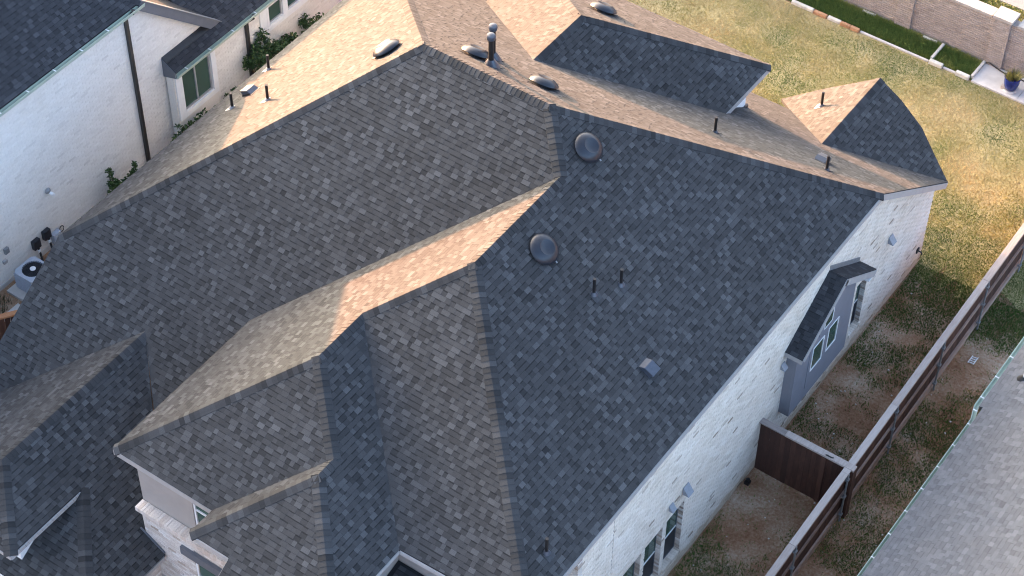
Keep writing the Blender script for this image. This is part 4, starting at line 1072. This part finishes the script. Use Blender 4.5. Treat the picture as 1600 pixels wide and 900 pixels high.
# shrubs by the neighbour's wall
def shrub(label, x, y, blobs, nleaf, leaf=.05, base=ZL):
    t = thing('shrub', label, 'shrub', 'shrubs along the white neighbour wall')
    s = MB(); l = MB(); root = Vector((x, y, base))
    for (bx_, by_, bz_, br) in blobs:
        c = Vector((x+bx_, y+by_, base+bz_))
        mid = root.lerp(c, .5)+Vector((random.uniform(-.06, .06), random.uniform(-.06, .06), 0))
        s.tube([root, mid, c], [.018, .012, .005], 6)
        for _ in range(int(nleaf*br*br*12)):
            d = Vector((random.gauss(0, 1), random.gauss(0, 1), random.gauss(0, 1))).normalized()*br*random.random()**.45
            p = c+d*Vector((1, 1, 1)).length/1.732; a = Vector((random.gauss(0, 1), random.gauss(0, 1), random.gauss(0, .6))).normalized(); b2 = a.cross(Vector((random.gauss(0, 1), random.gauss(0, 1), random.gauss(0, 1)))).normalized()
            sz = leaf*random.uniform(.6, 1.3); l.poly([p-a*sz, p+b2*sz*.5, p+a*sz, p-b2*sz*.5], min(1, max(0, random.gauss(.5, .25))))
    l.build('foliage', M['leaf'], t); s.build('stems', M['bark'], t, True)
def blobset(n, rx, ry, h, r, z0=.35): return [(random.uniform(-rx, rx), random.uniform(-ry, ry), z0+random.random()**.8*h, r*random.uniform(.6, 1.2)) for _ in range(n)]
shrub('small sparse shrub with bare stems left of the black downspout', -12.95, -2.75, [(.0, -.1, .75, .14), (.02, -.2, .55, .17), (-.1, -.12, 1.05, .10), (.15, .28, .62, .15), (.15, .45, .85, .11), (.1, .1, .4, .2), (-.05, -.2, 1.28, .10), (.1, -.25, .45, .24), (.15, .5, 1.05, .09), (.1, .25, .55, .2), (.05, -.05, .6, .24), (.0, -.2, .85, .16), (.1, .42, .7, .15)], 330)
shrub('low trailing shrub under the wide window', -12.82, -.05, [(0, -.6, .65, .2), (0, -.3, .7, .22), (.05, 0, .75, .22), (.1, .25, .8, .2), (.1, .55, .72, .16), (-.05, -.5, 1.05, .09), (.1, .9, .7, .12), (.05, -.9, .5, .15), (.0, 1.4, .7, .13), (0, 1.65, .8, .1), (.05, .45, .9, .1)], 250)
shrub('largest dark bushy shrub right of the second black downspout', -12.6, 2.75, blobset(34, .36, .48, 1.35, .24), 190)
shrub('small leafy shrub between the bushy one and the light green one', -12.72, 3.85, blobset(9, .2, .3, .55, .16, .55), 220)
shrub('light green small shrub farthest right along the white wall', -12.75, 4.72, blobset(9, .2, .22, .6, .17, .6), 220)
gb = MB()
for _ in range(160):
    x, y = random.uniform(-13.2, -12.7), random.uniform(-7.9, -6.9); h = random.uniform(.1, .35); a = random.uniform(0, 6.28)
    gb.poly([(x-.01, y, ZL), (x+.01, y, ZL), (x+math.cos(a)*.1, y+math.sin(a)*.1, ZL+h)], random.random()*.5)
tag(gb.build('grass_tuft', M['leaf'], None), 'dark grass tuft at the far left beside the bucket', 'grass tuft')

# ------------------------------------------------------------------ right neighbour
nr = thing('neighbour_house', 'neighbouring house at lower right with light grey shingle roof and green gutter', 'house')
GX = 8.40
def rz(x): return 3.05 + .50*(x-GX-.02)
RA = [(GX, -16, rz(GX)), (GX, 2.55, rz(GX)), (14.5, 8.6, rz(14.5)), (20, 2.55, rz(20)), (20, -16, rz(20))]
RA = [(GX, -16, rz(GX)), (GX, 2.52, rz(GX)), (GX+.0, 2.9, rz(GX)), (13.0, 2.9, rz(13)), (13.0, -16, rz(13))]
RB = [(GX-.10, 2.9, 2.99), (GX-.10, 6.6, 2.99), (13.0, 6.6, 2.99+.46*(13-GX+.1)), (13.0, 2.9, 2.99+.46*(13-GX+.1))]
mb = MB()
for p in (RA, RB):
    q = [Vector(v)-Vector((0, 0, .004)) for v in p]
    a = sum(q[i].x*q[(i+1) % len(q)].y - q[(i+1) % len(q)].x*q[i].y for i in range(len(q)))
    mb.prism(q if a > 0 else q[::-1], (0, 0, -.10), .2)
rroof = mb.build('roof', M['shingle_grey'], nr)
HIDE.append(lambda c: False)
shingle_roof(rroof, [RA, RB], 'shingle_grey', 300)
gutter(nr, (GX-.0, -16, 2.99), (GX-.0, 2.45, 2.99), (-1, 0, 0), M['gutter'], .75)
gutter(nr, (GX-.0, 2.46, 2.99), (GX-.12, 2.88, 2.985), (-1, 0, 0), M['gutter'], .75)
gutter(nr, (GX-.12, 2.89, 2.98), (GX-.12, 6.6, 2.98), (-1, 0, 0), M['gutter'], .75)
mb = MB(); mb.box((GX+.35, -16, 0), (GX+.6, 6.4, 2.9)); mb.build('wall', M['white_brick'], nr)
m_ = MB(); p = Vector((8.80, 4.05, 3.2)); m_.tube([p, p+Vector((0, 0, .3))], .035, 10); o = m_.build('vent_pipe', M['white_paint'], nr, True)
m_ = MB(); m_.tube([p+Vector((0, 0, -.03)), p+Vector((0, 0, .03)), p+Vector((0, 0, .09))], [.16, .11, .05], 14); m_.build('boot', M['black'], o, True)
